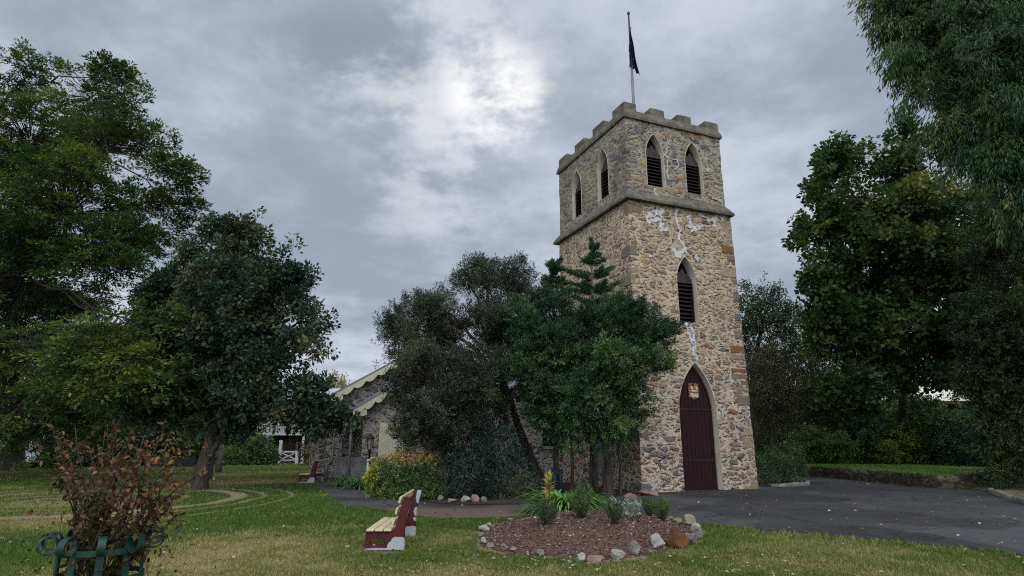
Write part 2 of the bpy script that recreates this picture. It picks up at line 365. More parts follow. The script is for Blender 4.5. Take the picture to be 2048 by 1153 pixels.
def foliage(blobs, n_cl, n_leaf, spray, ll, lw, mode, seed, shell=0.45, gap=0.36, gscale=None, tintf=None, spread=0.35, rough=0.22, ground=None, clump=None):
    r = np.random.default_rng(seed+100); blobs = np.asarray(blobs, float)
    gscale = gscale or float(np.median(blobs[:, 3]))*0.6
    if clump is None: P, Dn, I = scatter(blobs, n_cl, shell, gap, gscale, seed, rough); ctint = 0
    else:
        K, cr, cf = clump; Cc, Cd, Ci = scatter(blobs, K, shell, gap, gscale, seed, rough); Cc = np.vstack([Cc, blobs[:, :3]]); Cd = np.vstack([Cd, unit(blobs[:, :3]-blobs[:, :3].mean(0)+1e-6)]); Ci = np.concatenate([Ci, np.arange(len(blobs))]); K = len(Cc); cs = cr*r.uniform(0.55, 1.35, K); cs[-len(blobs):] = np.minimum(cs[-len(blobs):], blobs[:, 3]); j = r.choice(K, n_cl, p=cs**2/(cs**2).sum())
        d = unit(r.normal(size=(n_cl, 3))+Cd[j]*0.5); P = Cc[j]+d*(cs[j]*r.random(n_cl)**0.5)[:, None]*np.array((1, 1, cf)); Dn = unit(d+0.5*Cd[j]+np.array((0, 0, .35))); I = Ci[j]; ctint = r.normal(0, 0.13, K)[j]
    if ground is not None:
        k = P[:, 2] > gz(P[:, 0], P[:, 1])+ground; P, Dn, I = P[k], Dn[k], I[k]; ctint = ctint[k] if hasattr(ctint, '__len__') else 0
    cen = (blobs[:, :3]*blobs[:, 3:4]).sum(0)/blobs[:, 3].sum(); ext = np.ptp(blobs[:, :3], axis=0).max()+blobs[:, 3].max()
    zb, flat, wild = MODES[mode]
    od = unit(Dn*0.8+(P-cen)/ext*0.9+r.normal(0, 0.35, P.shape)); od[:, 2] = od[:, 2]*flat+zb; od = unit(od)
    sl = spray*r.uniform(0.6, 1.35, len(P)); n = len(P)
    t = r.random((n, n_leaf)); px = unit(np.cross(od, r.normal(size=od.shape)))
    an = r.uniform(0, 2*math.pi, (n, n_leaf)); q2 = np.cross(od, px)
    perp = px[:, None]*np.cos(an)[..., None]+q2[:, None]*np.sin(an)[..., None]
    if mode == 'layer': perp[..., 2] *= 0.25; perp = unit(perp)
    sag = -0.25*(t**2)*sl[:, None] if mode in ('droop', 'hang', 'layer') else 0*t
    pos = P[:, None]+od[:, None]*(t*sl[:, None])[..., None]+perp*(spread*sl[:, None]*(1-0.5*t)*r.random((n, n_leaf)))[..., None]
    pos[..., 2] += sag
    ld = unit(od[:, None]*(1-wild*0.5)+perp*wild+r.normal(0, 0.25, perp.shape))
    if mode in ('droop', 'hang'): ld[..., 2] -= 0.7; ld = unit(ld)
    nn = r.normal(0, 0.7, ld.shape); nn[..., 2] += 0.9 if mode != 'layer' else 2.0; nn = unit(nn)
    k = r.uniform(0.65, 1.3, (n, n_leaf)); V = leaf_quads(pos.reshape(-1, 3), ld.reshape(-1, 3), nn.reshape(-1, 3), (ll*k).ravel(), (lw*k).ravel())
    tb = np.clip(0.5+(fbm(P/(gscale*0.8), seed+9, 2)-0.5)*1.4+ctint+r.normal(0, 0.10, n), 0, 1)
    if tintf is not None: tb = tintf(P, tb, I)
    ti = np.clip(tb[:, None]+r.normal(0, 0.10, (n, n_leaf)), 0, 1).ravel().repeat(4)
    Q = np.arange(len(V)*4, dtype=np.int32).reshape(-1, 4)
    return V.reshape(-1, 3), Q, ti, P, od, sl, I
def bez(a, b, lift, n=6, wob=0.0, r=None):
    a, b = np.array(a, float), np.array(b, float); m = (a+b)/2+np.array((0, 0, lift)); t = np.linspace(0, 1, n)[:, None]
    p = (1-t)**2*a+2*t*(1-t)*m+t*t*b
    if wob and r is not None: p[1:-1] += r.normal(0, wob, (n-2, 3))
    return p
def blob_px(bl, depth=1.0):
    """(px, py, Y, radius px[, flatten]) -> ellipsoids in metres; every one is as deep as it is wide"""
    o = []
    for b in bl:
        c = atd(b[0], b[1], b[2]); rr = b[3]/ppm(b[2]); fz = b[4] if len(b) > 4 else 1.0
        o.append((*c, rr, rr*depth, rr*fz))
    return np.array(o)
def tree(name, label, cat, trunk, blobs, lmat, bmat, n_cl, n_leaf, spray, ll, lw, mode, seed, group=None, r0=0.2, depth=1.0, twigs=0.5, limb_from=0.35, crown_name='crown', twr=0.012, extra_trunks=(), limb_r=0.4, ground=None, **kw):
    r = np.random.default_rng(seed); tp = np.array(trunk, float); bl = blob_px(blobs, depth) if len(blobs[0]) < 6 else np.array(blobs, float)
    root = thing(name, label, cat, tp[0], 0, group)
    V, Q, ti, P, od, sl, I = foliage(bl, n_cl, n_leaf, spray, ll, lw, mode, seed, ground=ground, **kw)
    np_mesh(crown_name, V, Q, lmat, root, ti)
    mb = MB(); n = len(tp); base = [1.5, 1.12]+[1.0]*50
    rad = [r0*(base[i])*(1-0.55*i/max(1, n-1)) for i in range(n)]
    mb.tube(tp+np.vstack([np.zeros(3)-[0, 0, 0.05], np.zeros((n-1, 3))]), rad, 9)
    for et in extra_trunks:
        e = np.array(et[0], float); mb.tube(e, [et[1]*(1-0.6*i/(len(e)-1)) for i in range(len(e))], 7)
    top = tp[-1]
    for b in bl:
        f = np.clip(limb_from+(1-limb_from)*((b[2]-tp[0][2])/max(0.5, bl[:, 2].max()-tp[0][2]))**0.8*0.95, 0, 1)*(n-1)
        sub = 1.0; i = min(int(f), n-2); s = tp[i]+(tp[i+1]-tp[i])*(f-i); L = np.linalg.norm(b[:3]-s)
        if L > 4.0:      # far boughs grow out of a nearer bough, not straight from the trunk
            near = [q for q in bl if np.linalg.norm(q[:3]-s) < 0.7*L]
            if near: q = min(near, key=lambda q: np.linalg.norm(q[:3]-b[:3])); s = q[:3]; L = np.linalg.norm(b[:3]-s); sub = 0.45
        pts = bez(s, b[:3], 0.12*L, 6, 0.03*L, r); rs = min(r0*limb_r, 0.020*L+0.015)*sub
        mb.tube(pts, np.linspace(rs, max(twr, rs*0.25) if rs > twr else rs*.5, 6), 5, False)
    V2, F2 = np.zeros((0, 3)), np.zeros((0, 4), int)
    kk = r.random(len(P)) < twigs
    if kk.any():
        A = bl[I[kk], :3]*0.75+P[kk]*0.25; B = P[kk]; M = (A+B)/2+r.normal(0, 0.06, A.shape)*np.linalg.norm(B-A, axis=1, keepdims=True)
        a1, f1 = twig_prisms(A, M, twr, twr*0.75); a2, f2 = twig_prisms(M, B, twr*0.75, twr*0.5); a3, f3 = twig_prisms(B, B+od[kk]*sl[kk][:, None]*0.8, twr*0.5, twr*0.3)
        V2 = np.vstack([a1, a2, a3]); F2 = np.vstack([f1, f2+len(a1), f3+len(a1)+len(a2)])
    TV = np.array(mb.v); quads = [f for f in mb.f if len(f) == 4]
    caps = [f for f in mb.f if len(f) != 4]
    for f in caps: quads += [(f[0], f[i], f[i+1], f[i+1]) for i in range(1, len(f)-1)] if False else []
    np_mesh('trunk', np.vstack([TV, V2]), np.vstack([np.array(quads), F2+len(TV)]), bmat, root, smooth=True)
    return root
def shrub(name, label, blobs, lmat, n_cl, n_leaf, spray, ll, lw, mode, seed, group=None, cat='shrub', stem=None, stems=5, sr=0.012, depth=1.0, **kw):
    bl = blob_px(blobs, depth) if len(blobs[0]) < 6 else np.array(blobs, float); r = np.random.default_rng(seed)
    c = bl[:, :3].mean(0); g = np.array([c[0], c[1], float(gz(c[0], c[1]))]) if stem is None else np.array(stem, float)
    root = thing(name, label, cat, g, 0, group)
    V, Q, ti, P, od, sl, I = foliage(bl, n_cl, n_leaf, spray, ll, lw, mode, seed, **kw)
    k = P[:, 2] > -9
    np_mesh('foliage', V, Q, lmat, root, ti)
    mb = MB(); idx = r.choice(len(P), min(len(P), stems), replace=False)
    for i in idx: mb.tube(bez(g+r.normal(0, 0.04, 3)*[1, 1, 0]-[0, 0, 0.03], P[i], 0.1, 5, 0.02, r), np.linspace(sr, sr*0.4, 5), 5)
    mb.build('stem', BARK_DARK, root, True).location = tuple(-g)
    return root
def strap_mesh(c, n, L, W, seed, spread=1.0, rad=0.2, up=0.9, curl=1.0, zf=None):
    """arching strap leaves from a clump: ribbons of six segments"""
    r = np.random.default_rng(seed); V = []; Q = []; T = []; seg = 6; k = 0
    for i in range(n):
        a = r.uniform(0, 2*math.pi); rr = rad*math.sqrt(r.random()); b = np.array([c[0]+rr*math.cos(a), c[1]+rr*math.sin(a), c[2]-0.02])
        if zf is not None: b[2] = zf(b[0], b[1])-0.02
        a += r.normal(0, 0.5); l = L*r.uniform(0.6, 1.15); el = r.uniform(0.75, 1.45)*up; p = b.copy(); s = np.array([-math.sin(a), math.cos(a), 0]); tv = np.clip(r.normal(0.5, 0.22), 0, 1)
        for j in range(seg+1):
            t = j/seg; w = W*(1-t**2.2)*0.5+0.002; V += [p+s*w, p-s*w]; T += [tv, tv]
            e = el-curl*t*2.0*r.uniform(0.8, 1.2); p = p+np.array([math.cos(a)*math.cos(e), math.sin(a)*math.cos(e), math.sin(e)])*(l/seg)*np.array([spread, spread, 1])
        Q += [(k+2*j, k+2*j+1, k+2*j+3, k+2*j+2) for j in range(seg)]; k += 2*(seg+1)
    return np.array(V), np.array(Q), np.array(T)
BARK_DARK = bark('bark_dark', (0.045, 0.036, 0.028), (0.10, 0.085, 0.07))
BARK_GREY = bark('bark_grey', (0.10, 0.09, 0.08), (0.22, 0.20, 0.18))
# ================================================================== GROUND
def gauss(x, y, c, r): return np.exp(-((x-c[0])**2+(y-c[1])**2)/(r*r))
DRY = [(480, 1120, 1.5, .55), (700, 1112, .9, .4), (330, 1150, 1.2, .4), (610, 1085, 1.2, .45), (930, 1068, .75, .8), (860, 1062, .5, .35), (1050, 1150, 1.0, .3), (1560, 1130, 1.6, .35), (1850, 1140, 1.0, .25),
       (500, 966, 1.6, .6), (430, 967, 1.3, .5), (560, 947, 2.6, .5), (60, 1045, 1.2, .8), (120, 1010, 1.2, .6), (330, 1010, 1.4, .5), (250, 1040, 1.2, .6), (760, 1040, .8, .3)]
GRN = [(560, 1012, 1.6, .5), (500, 985, 1.8, .5), (640, 1020, 1.6, .45), (880, 1045, .7, .5), (420, 1045, .9, .3), (600, 975, 1.8, .5), (1450, 1075, .8, .3), (60, 1090, 1.2, .3), (790, 1112, .4, .3), (1480, 1150, .8, .2), (850, 1120, .7, .3)]
DRYW = [(at(a, b)[:2], r, s*(.75 if b < 1060 else .5)) for a, b, r, s in DRY]; GRNW = [(at(a, b)[:2], r, s) for a, b, r, s in GRN]
MAZE_C = np.array([-10.9, 16.25])
MAZE_R = [(np.linalg.norm(at(px, py)[:2]-MAZE_C), w, a) for px, py, w, a in ((452, 1002, .24, .85), (512, 1000, .09, .82), (578, 997, .085, .80), (395, 1003, .12, .42), (330, 1004, .2, .6), (250, 1004, .2, .6), (160, 1004, .25, .55))]
def lawn_dry(x, y):
    d = (fbm2(x, y, 2.6, 3, 4)-0.5)*1.2 + (fbm2(x, y, 0.5, 8, 3)-0.5)*0.75 + 0.20
    for c, r, s in DRYW: d = d + s*gauss(x, y, c, r)
    for c, r, s in GRNW: d = d - s*gauss(x, y, c, r)
    return np.clip(d, 0, 1)
BEDC = np.array([1.45, 11.4])
RIM = np.array([(-.55, 10.77), (-.42, 9.95), (-.05, 9.55), (.53, 9.25), (1.13, 8.9), (1.85, 9.28), (2.66, 10.1), (3.22, 11.15), (3.42, 12.2), (3.1, 13.0), (2.05, 13.85), (1.0, 13.95), (.1, 13.0), (-.4, 12.2)])
RIM_A = np.arctan2(RIM[:, 1]-BEDC[1], RIM[:, 0]-BEDC[0]); RIM_R = np.hypot(RIM[:, 0]-BEDC[0], RIM[:, 1]-BEDC[1]); _o = np.argsort(RIM_A); RIM_A, RIM_R = RIM_A[_o], RIM_R[_o]
def rim_radius(a): return np.interp(a, np.concatenate([RIM_A-2*math.pi, RIM_A, RIM_A+2*math.pi]), np.tile(RIM_R, 3))
def bed_rad(x, y): return np.hypot(x-BEDC[0], y-BEDC[1])/rim_radius(np.arctan2(y-BEDC[1], x-BEDC[0]))
def dirt_mask(x, y):
    m = np.zeros_like(x); r = np.hypot(x-MAZE_C[0], y-MAZE_C[1])
    for R0, w, a in MAZE_R:
        wr = R0 + (fbm2(x, y, 1.6, 21, 2)-0.5)*0.25
        m = np.maximum(m, a*ss(w*1.5, w*0.5, np.abs(r-wr))*ss(0.36, 0.54, fbm2(x, y, 1.7, 33, 3)+0.12*ss(-9, -14, x)+0.09))
    bare = np.array(at(935, 1072)[:2]); m = np.maximum(m, 0.75*gauss(x, y, bare, 0.55)*ss(0.35, 0.6, fbm2(x, y, 0.3, 5, 3)+0.1))
    m = np.maximum(m, 0.8*ss(1.10, 1.0, bed_rad(x, y))*ss(0.3, 0.6, fbm2(x, y, 0.35, 15, 3)))
    for b in ((772, 1104), (822, 1075)):
        m = np.maximum(m, 0.7*gauss(x, y, at(*b)[:2], 0.3))
    return np.clip(m, 0, 1)
def ground_material():
    t = NT('lawn_ground'); v = t.coord()
    a = t.nd('ShaderNodeAttribute', attribute_name='dry').outputs['Fac']; d = t.nd('ShaderNodeAttribute', attribute_name='dirt').outputs['Fac']
    n1 = t.noise(v, 9, 6, 0.7).outputs[0]; n2 = t.noise(v, 55, 4, 0.7).outputs[0]
    f = t.math('ADD', a, t.math('MULTIPLY', t.math('SUBTRACT', n1, 0.5), 0.9), True)
    g = t.cramp(f, [(0, (0.045, 0.080, 0.017)), (0.35, (0.095, 0.120, 0.030)), (0.65, (0.18, 0.165, 0.062)), (1, (0.30, 0.245, 0.125))])
    g = t.mix(t.ramp(n2, 0.35, 0.7), g, t.mix(1.0, g, (0.5, 0.5, 0.45), 'MULTIPLY'))
    dc = t.cramp(n1, [(0.3, (0.15, 0.11, 0.075)), (0.5, (0.26, 0.20, 0.135)), (0.7, (0.36, 0.285, 0.20))])
    col = t.mix(t.ramp(t.math('ADD', d, t.math('MULTIPLY', t.math('SUBTRACT', n2, 0.5), 0.5)), 0.3, 0.75), g, dc)
    return t.done(t.princ(col, 0.95, t.bump(t.math('ADD', n2, t.math('MULTIPLY', n1, 0.6)), 0.7, 0.04), 0.1))
def axis(lo, hi, step):
    a = list(np.arange(lo, hi, step)); x = hi; s = step
    while x < 900: a.append(x); s *= 1.35; x += s
    x = lo; s = step; b = []
    while x > -900: s *= 1.35; x -= s; b.append(x)
    return np.array(b[::-1]+a)
xs = axis(-24, 17, 0.13); ys = axis(3, 34, 0.13)
X, Y = np.meshgrid(xs, ys)
nx, ny = len(xs), len(ys); idx = np.arange(nx*ny).reshape(ny, nx)
Q = np.stack([idx[:-1, :-1], idx[:-1, 1:], idx[1:, 1:], idx[1:, :-1]], -1).reshape(-1, 4)
# hold the lawn just under the paved areas and beds laid on it
DRIVE = np.array([at(px, py)[:2] for px, py in ((2300, 1150), (2048, 1110), (1800, 1085), (1600, 1067), (1430, 1051), (1380, 1043), (1330, 1036), (1260, 1030), (1190, 1029), (1130, 1031), (1060, 1033), (960, 1037), (880, 1037), (820, 1031), (770, 1020), (700, 1012), (668, 1000), (652, 985), (625, 970), (640, 962), (690, 961), (715, 972), (750, 990), (830, 1002), (900, 1008), (1000, 1009), (1100, 1006), (1200, 997), (1284, 987))]
  + [(3.75, 18.9), (8.1, 21.5), (9.1, 21.7), (10.1, 22.3), (10.6, 23.5), (10.0, 26), (9.5, 32), (13.2, 33), (13.1, 28.5), (13.6, 20.3), (14.6, 19.3), (16.5, 17.2), (17.2, 14)])
def inside(poly, x, y):
    c = np.zeros(x.shape, bool); n = len(poly); j = n-1
    for i in range(n):
        xi, yi = poly[i]; xj, yj = poly[j]
        k = ((yi > y) != (yj > y)) & (x < (xj-xi)*(y-yi)/((yj-yi) if yj != yi else 1e-9)+xi); c ^= k; j = i
    return c
near_ = np.zeros(X.shape)
for dx, dy in ((0, 0), (.3, 0), (-.3, 0), (0, .3), (0, -.3), (.6, 0), (-.6, 0), (0, .6), (0, -.6)): near_ = np.maximum(near_, inside(DRIVE, X+dx, Y+dy)*1.0)
Z = gz(X, Y) + (fbm2(X, Y, 1.1, 2, 3)-0.5)*0.035*ss(60, 30, np.hypot(X, Y))*(1-near_)
gme_o = np_mesh('ground', np.stack([X, Y, Z], -1).reshape(-1, 3), Q, ground_material(), smooth=True); tag(gme_o, kind='structure')
for nm, val in (('dry', lawn_dry(X, Y)), ('dirt', dirt_mask(X, Y))):
    at_ = gme_o.data.attributes.new(nm, 'FLOAT', 'POINT'); at_.data.foreach_set('value', val.astype(np.float32).ravel())

def asphalt():
    t = NT('asphalt'); v = t.coord(); n0 = t.noise(v, 0.5, 5, 0.6).outputs[0]; n1 = t.noise(v, 4, 6, 0.7).outputs[0]
    g = t.nd('ShaderNodeTexVoronoi', {'Scale': 70.0}); t.l.new(v, g.inputs['Vector']); gs = t.nd('ShaderNodeSeparateColor'); t.l.new(g.outputs['Color'], gs.inputs[0])
    c = t.mix(t.ramp(n0, 0.38, 0.62), (0.036, 0.037, 0.039), (0.064, 0.065, 0.068)); c = t.mix(t.math('MULTIPLY', t.ramp(n1, 0.45, 0.75), 0.5), c, (0.075, 0.074, 0.074))
    c = t.mix(t.math('MULTIPLY', t.math('GREATER_THAN', gs.outputs[0], 0.8), 0.4), c, (0.13, 0.128, 0.125))
    pv = t.noise(v, 0.23, 3, 0.5).outputs[0]; c = t.mix(t.ramp(pv, 0.50, 0.53), c, t.mix(1.0, c, (0.62, 0.62, 0.63), 'MULTIPLY'))          # older and newer laid areas
    cw = t.noise(v, 1.7, 4, 0.6); cv = t.nd('ShaderNodeVectorMath', operation='SCALE'); t.l.new(cw.outputs[1], cv.inputs[0]); cv.inputs['Scale'].default_value = 0.8
    ca = t.nd('ShaderNodeVectorMath', operation='ADD'); t.l.new(v, ca.inputs[0]); t.l.new(cv.outputs[0], ca.inputs[1]); ck = t.nd('ShaderNodeTexVoronoi', {'Scale': 0.33}, feature='DISTANCE_TO_EDGE'); t.l.new(ca.outputs[0], ck.inputs['Vector'])
    c = t.mix(t.math('MULTIPLY', t.ramp(ck.outputs['Distance'], 0.012, 0.003), 0.75), c, (0.014, 0.013, 0.012))
    # brown leaf litter and soil trodden on to the narrow path
    sp = t.nd('ShaderNodeSeparateXYZ'); t.l.new(v, sp.inputs[0])
    verge = t.math('MULTIPLY', t.ramp(sp.outputs[0], 2.4, 0.4), t.ramp(sp.outputs[0], -5.5, -2.0)); near = t.ramp(t.math('ADD', sp.outputs[1], t.math('MULTIPLY', n1, 1.6)), 16.0, 15.0)
    c = t.mix(t.math('MULTIPLY', t.math('MULTIPLY', verge, near), 0.9), c, t.mix(n1, (0.09, 0.06, 0.045), (0.17, 0.12, 0.09)))
    return t.done(t.princ(c, 0.85, t.bump(t.math('ADD', g.outputs['Distance'], n1), 0.35, 0.01), 0.3))
ASPH = asphalt()
dp = smooth_poly(DRIVE, 0.3, 0.025, 4)
V, F = cdt_sheet(dp, 0.45, lambda x, y: gz(x, y)+0.006)
tag(np_mesh('driveway', V, F, ASPH, smooth=True), kind='structure')
# planted soil along the church wall
SOIL = simple('soil', (0.045, 0.030, 0.022), (0.085, 0.06, 0.045), 4, 0.95, 0.8, 0.1, 0, 0.05)
gb = smooth_poly([at(px, py)[:2] for px, py in ((692, 962), (716, 973), (752, 991), (832, 1003), (900, 1009), (1000, 1010), (1100, 1007), (1200, 998), (1282, 988))]+[(4.2, 19.5), (2.5, 24.0), (-2, 25.5), (-6, 25.0)], 0.3, 0.03, 5)
V, F = cdt_sheet(gb, 0.4, lambda x, y: gz(x, y)+0.008+0.02*fbm2(x, y, 0.5, 4, 2))
tag(np_mesh('garden_soil', V, F, SOIL, smooth=True), kind='structure')
# the raised bed in the lawn
def bed_h(x, y):
    r = bed_rad(x, y); return gz(x, y)-0.01+0.26*ss(1.06, 0.35, r)+0.05*(fbm2(x, y, 0.35, 6, 4)-0.5)
def mulch_mat():
    t = NT('mulch'); v = t.coord(); n0 = t.noise(v, 1.6, 4, 0.6).outputs[0]; n1 = t.noise(v, 22, 6, 0.75).outputs[0]
    c = t.cramp(n1, [(0.3, (0.042, 0.025, 0.019)), (0.5, (0.125, 0.075, 0.058)), (0.68, (0.24, 0.17, 0.14))]); c = t.mix(t.math('MULTIPLY', t.ramp(n0, 0.5, 0.7), 0.6), c, t.mix(n1, (0.08, 0.035, 0.022), (0.17, 0.085, 0.06)))
    return t.done(t.princ(c, 0.95, t.bump(n1, 0.9, 0.05), 0.1))
th = np.linspace(0, 2*math.pi, 90, endpoint=False)
rr_ = rim_radius(np.where(th > math.pi, th-2*math.pi, th))*1.03; bedp = np.stack([BEDC[0]+rr_*np.cos(th), BEDC[1]+rr_*np.sin(th)], -1)
V, F = cdt_sheet(bedp, 0.07, bed_h)
tag(np_mesh('flower_bed', V, F, mulch_mat(), smooth=True), kind='structure')
def flakes(n, xyf, zf, lmin, lmax, seed, tilt=0.5):
    r = np.random.default_rng(seed); x, y = xyf(r, n); n = len(x); P = np.stack([x, y, zf(x, y)+0.004], -1); a = r.uniform(0, 6.283, n)
    D = unit(np.stack([np.cos(a), np.sin(a), r.normal(0, tilt*0.5, n)], -1)); Nn = unit(np.stack([r.normal(0, tilt, n), r.normal(0, tilt, n), np.ones(n)], -1))
    L = r.uniform(lmin, lmax, n); V = leaf_quads(P, D, Nn, L, L*r.uniform(0.35, 0.75, n), 0.2)
    return V.reshape(-1, 3), np.arange(n*4).reshape(-1, 4), r.random(n).repeat(4)
def in_bed(r, n):
    a = r.uniform(0, 6.283, n); q = np.sqrt(r.random(n))*0.99*rim_radius(np.where(a > math.pi, a-2*math.pi, a)); return BEDC[0]+q*np.cos(a), BEDC[1]+q*np.sin(a)
V, Q, T = flakes(9000, in_bed, bed_h, 0.015, 0.055, 7)
o = np_mesh('bark_mulch', V, Q, leaf_mat('chip', [(0, (0.06, 0.036, 0.027)), (0.45, (0.15, 0.095, 0.074)), (0.85, (0.26, 0.195, 0.165)), (0.95, (0.33, 0.28, 0.25)), (1, (0.6, 0.56, 0.52))], 0.9, 0.0), tint=T)
tag(o, 'red brown bark mulch and pale chips covering the oval flower bed', 'mulch', kind='stuff')
# fallen leaves on the grass and the path
def on_lawn(r, n):
    px = r.uniform(-200, 2300, n*2); q = r.random(n*2)**1.6; py = 925+q*260; P = np.array([at(a, b)[:2] for a, b in zip(px[:n], py[:n])]); return P[:, 0], P[:, 1]
V, Q, T = flakes(1500, on_lawn, lambda x, y: gz(x, y)+0.035, 0.04, 0.085, 9)
V2, Q2, T2 = flakes(500, lambda r, n: (r.uniform(-2, 4.2, n), r.uniform(7.6, 9.6, n)), lambda x, y: gz(x, y)+0.035, 0.035, 0.07, 10)
o = np_mesh('fallen_leaves', np.vstack([V, V2]), np.vstack([Q, Q2+len(V)]), leaf_mat('dead_leaf', [(0, (0.09, 0.05, 0.025)), (0.5, (0.24, 0.16, 0.08)), (0.85, (0.38, 0.31, 0.17)), (1, (0.5, 0.46, 0.36))], 0.8, 0.1), tint=np.concatenate([T, T2]))
tag(o, 'dry fallen leaves scattered over the mown lawn', 'leaves', kind='stuff')
# mown grass
def grass():
    r = np.random.default_rng(5); Vs = []; Ts = []
    for n, d0, d1, h, w in ((190000, 6.2, 11.5, 0.046, 0.009), (150000, 11.5, 19, 0.05, 0.014), (60000, 19, 33, 0.055, 0.025), (26000, 33, 58, 0.07, 0.05)):
        az = r.uniform(-0.80, 0.80, n); d = np.sqrt(r.uniform(d0*d0, d1*d1, n)); x = d*np.sin(az); y = d*np.cos(az)
        k = ~inside(dp, x, y) & ~inside(gb, x, y) & (bed_rad(x, y) > 0.99) & (dirt_mask(x, y) < r.uniform(0.15, 0.8, n)) & ~((x > 12.6) & (y > 18.5))
        x, y = x[k], y[k]; dry = lawn_dry(x, y); n = len(x)
        z = gz(x, y)+(fbm2(x, y, 1.1, 2, 3)-0.5)*0.035*ss(60, 30, np.hypot(x, y))-0.004
        a = r.uniform(0, 6.283, n); hh = h*r.uniform(0.5, 1.3, n)*(0.3+1.4*fbm2(x, y, 0.16, 6, 2)); le = hh*r.uniform(0.1, 0.9, n); b = r.uniform(0, 6.283, n)
        sx, sy = np.cos(a)*w/2, np.sin(a)*w/2
        Vs.append(np.stack([np.stack([x-sx, y-sy, z], -1), np.stack([x+sx, y+sy, z], -1), np.stack([x+le*np.cos(b), y+le*np.sin(b), z+hh], -1)], 1).reshape(-1, 3))
        Ts.append(np.clip(dry+(fbm2(x, y, 0.12, 12, 2)-0.5)*0.5+r.normal(0, 0.20, n), 0, 1).repeat(3))
    V = np.vstack(Vs); m = leaf_mat('grass_blade', [(0, (0.075, 0.130, 0.023)), (0.35, (0.165, 0.205, 0.046)), (0.65, (0.295, 0.275, 0.095)), (1, (0.43, 0.36, 0.18))], 0.6, 0.2, 0.2)
    o = np_mesh('grass', V, np.arange(len(V)).reshape(-1, 3), m, tint=np.concatenate(Ts)); tag(o, 'short mown grass of the church lawn, patchy green and straw', 'grass', kind='stuff')
grass()
# raised lawn behind the retaining wall on the right
WALL_PTS = np.array([(12.3, 36.0), (12.75, 30.5), (13.0, 27.5), (13.25, 24.0), (13.6, 20.6), (14.3, 20.35), (16.6, 22.0), (20.0, 24.5), (30, 27)])
UPZ = 0.52
up = np.vstack([WALL_PTS+np.array([0.15, 0.1]), [(60, 30), (70, 70), (12, 70)]])
V, F = cdt_sheet(up, 0.8, lambda x, y: 0*x+UPZ+0.03*(fbm2(x, y, 1.5, 3, 3)-0.5))
o = np_mesh('upper_lawn', V, F, gme_o.data.materials[0], smooth=True); tag(o, kind='structure')
for nm, val in (('dry', np.clip(lawn_dry(V[:, 0], V[:, 1])*0.35+0.35*ss(17, 12, V[:, 0]-0*V[:, 1])*0, 0, 1)), ('dirt', ss(16.2, 18.0, V[:, 0])*ss(26, 23, V[:, 1]))):
    a_ = o.data.attributes.new(nm, 'FLOAT', 'POINT'); a_.data.foreach_set('value', val.astype(np.float32))
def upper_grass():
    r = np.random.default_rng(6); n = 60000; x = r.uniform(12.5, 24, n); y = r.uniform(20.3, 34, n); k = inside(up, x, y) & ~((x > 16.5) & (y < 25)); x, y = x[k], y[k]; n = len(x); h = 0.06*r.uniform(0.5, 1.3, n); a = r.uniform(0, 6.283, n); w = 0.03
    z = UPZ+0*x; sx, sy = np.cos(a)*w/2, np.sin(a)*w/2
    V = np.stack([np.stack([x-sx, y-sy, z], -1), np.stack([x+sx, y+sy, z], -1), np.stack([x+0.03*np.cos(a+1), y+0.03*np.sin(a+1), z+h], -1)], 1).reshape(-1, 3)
    o = np_mesh('lawn_grass', V, np.arange(len(V)).reshape(-1, 3), leaf_mat('brightened_lush_grass', [(0, (0.11, 0.22, 0.036)), (0.4, (0.20, 0.31, 0.06)), (1, (0.32, 0.37, 0.12))], .6, .25), tint=np.clip(lawn_dry(x, y)*0.8+r.normal(0, .12, n), 0, 1).repeat(3)); tag(o, 'fresh green grass of the raised lawn behind the retaining wall', 'grass', kind='stuff')  # lush green, with its colour raised further to offset the plane tree's shade
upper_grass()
# ================================================================== CHURCH
CH_A = 1.178
a2 = np.array([math.sin(CH_A), math.cos(CH_A)]); b2 = np.array([-math.cos(CH_A), math.sin(CH_A)]); C2 = np.array([3.805, 18.615])
def uv(u, v, z=0.0): p = C2+a2*u+b2*v; return np.array([p[0], p[1], z])
def front_uv(px, py, v=0.0):
    d = pix_ray(px, py); n = -b2; t = ((C2+b2*v)@n)/(d[:2]@n); p = d*t; return float((p[:2]-C2)@a2), float(EYE+p[2])
church = thing('stone_church', 'rubble stone church with square battlemented bell tower and tall red door', 'church', (C2[0], C2[1], 0.0), math.pi/2-CH_A)
STONE_A = [(0, (0.43, 0.33, 0.21)), (.16, (0.28, 0.205, 0.13)), (.30, (0.47, 0.38, 0.26)), (.44, (0.20, 0.185, 0.17)), (.52, (0.37, 0.265, 0.16)), (.66, (0.50, 0.41, 0.29)), (.78, (0.30, 0.235, 0.165)), (.86, (0.32, 0.145, 0.07)), (.93, (0.44, 0.28, 0.135))]
STONE_B = [(0, (0.17, 0.165, 0.165)), (.15, (0.29, 0.215, 0.145)), (.32, (0.20, 0.185, 0.175)), (.44, (0.36, 0.265, 0.17)), (.62, (0.155, 0.15, 0.155)), (.72, (0.27, 0.20, 0.145)), (.82, (0.34, 0.165, 0.08)), (.90, (0.41, 0.30, 0.18))]
ST_LOW = rubble('tower_rubble', STONE_A, (0.56, 0.46, 0.33), 0.37, 0.47, (0.05, 0.15), lower=(STONE_B, (0.57, 0.475, 0.385), 1.8, 4.2))
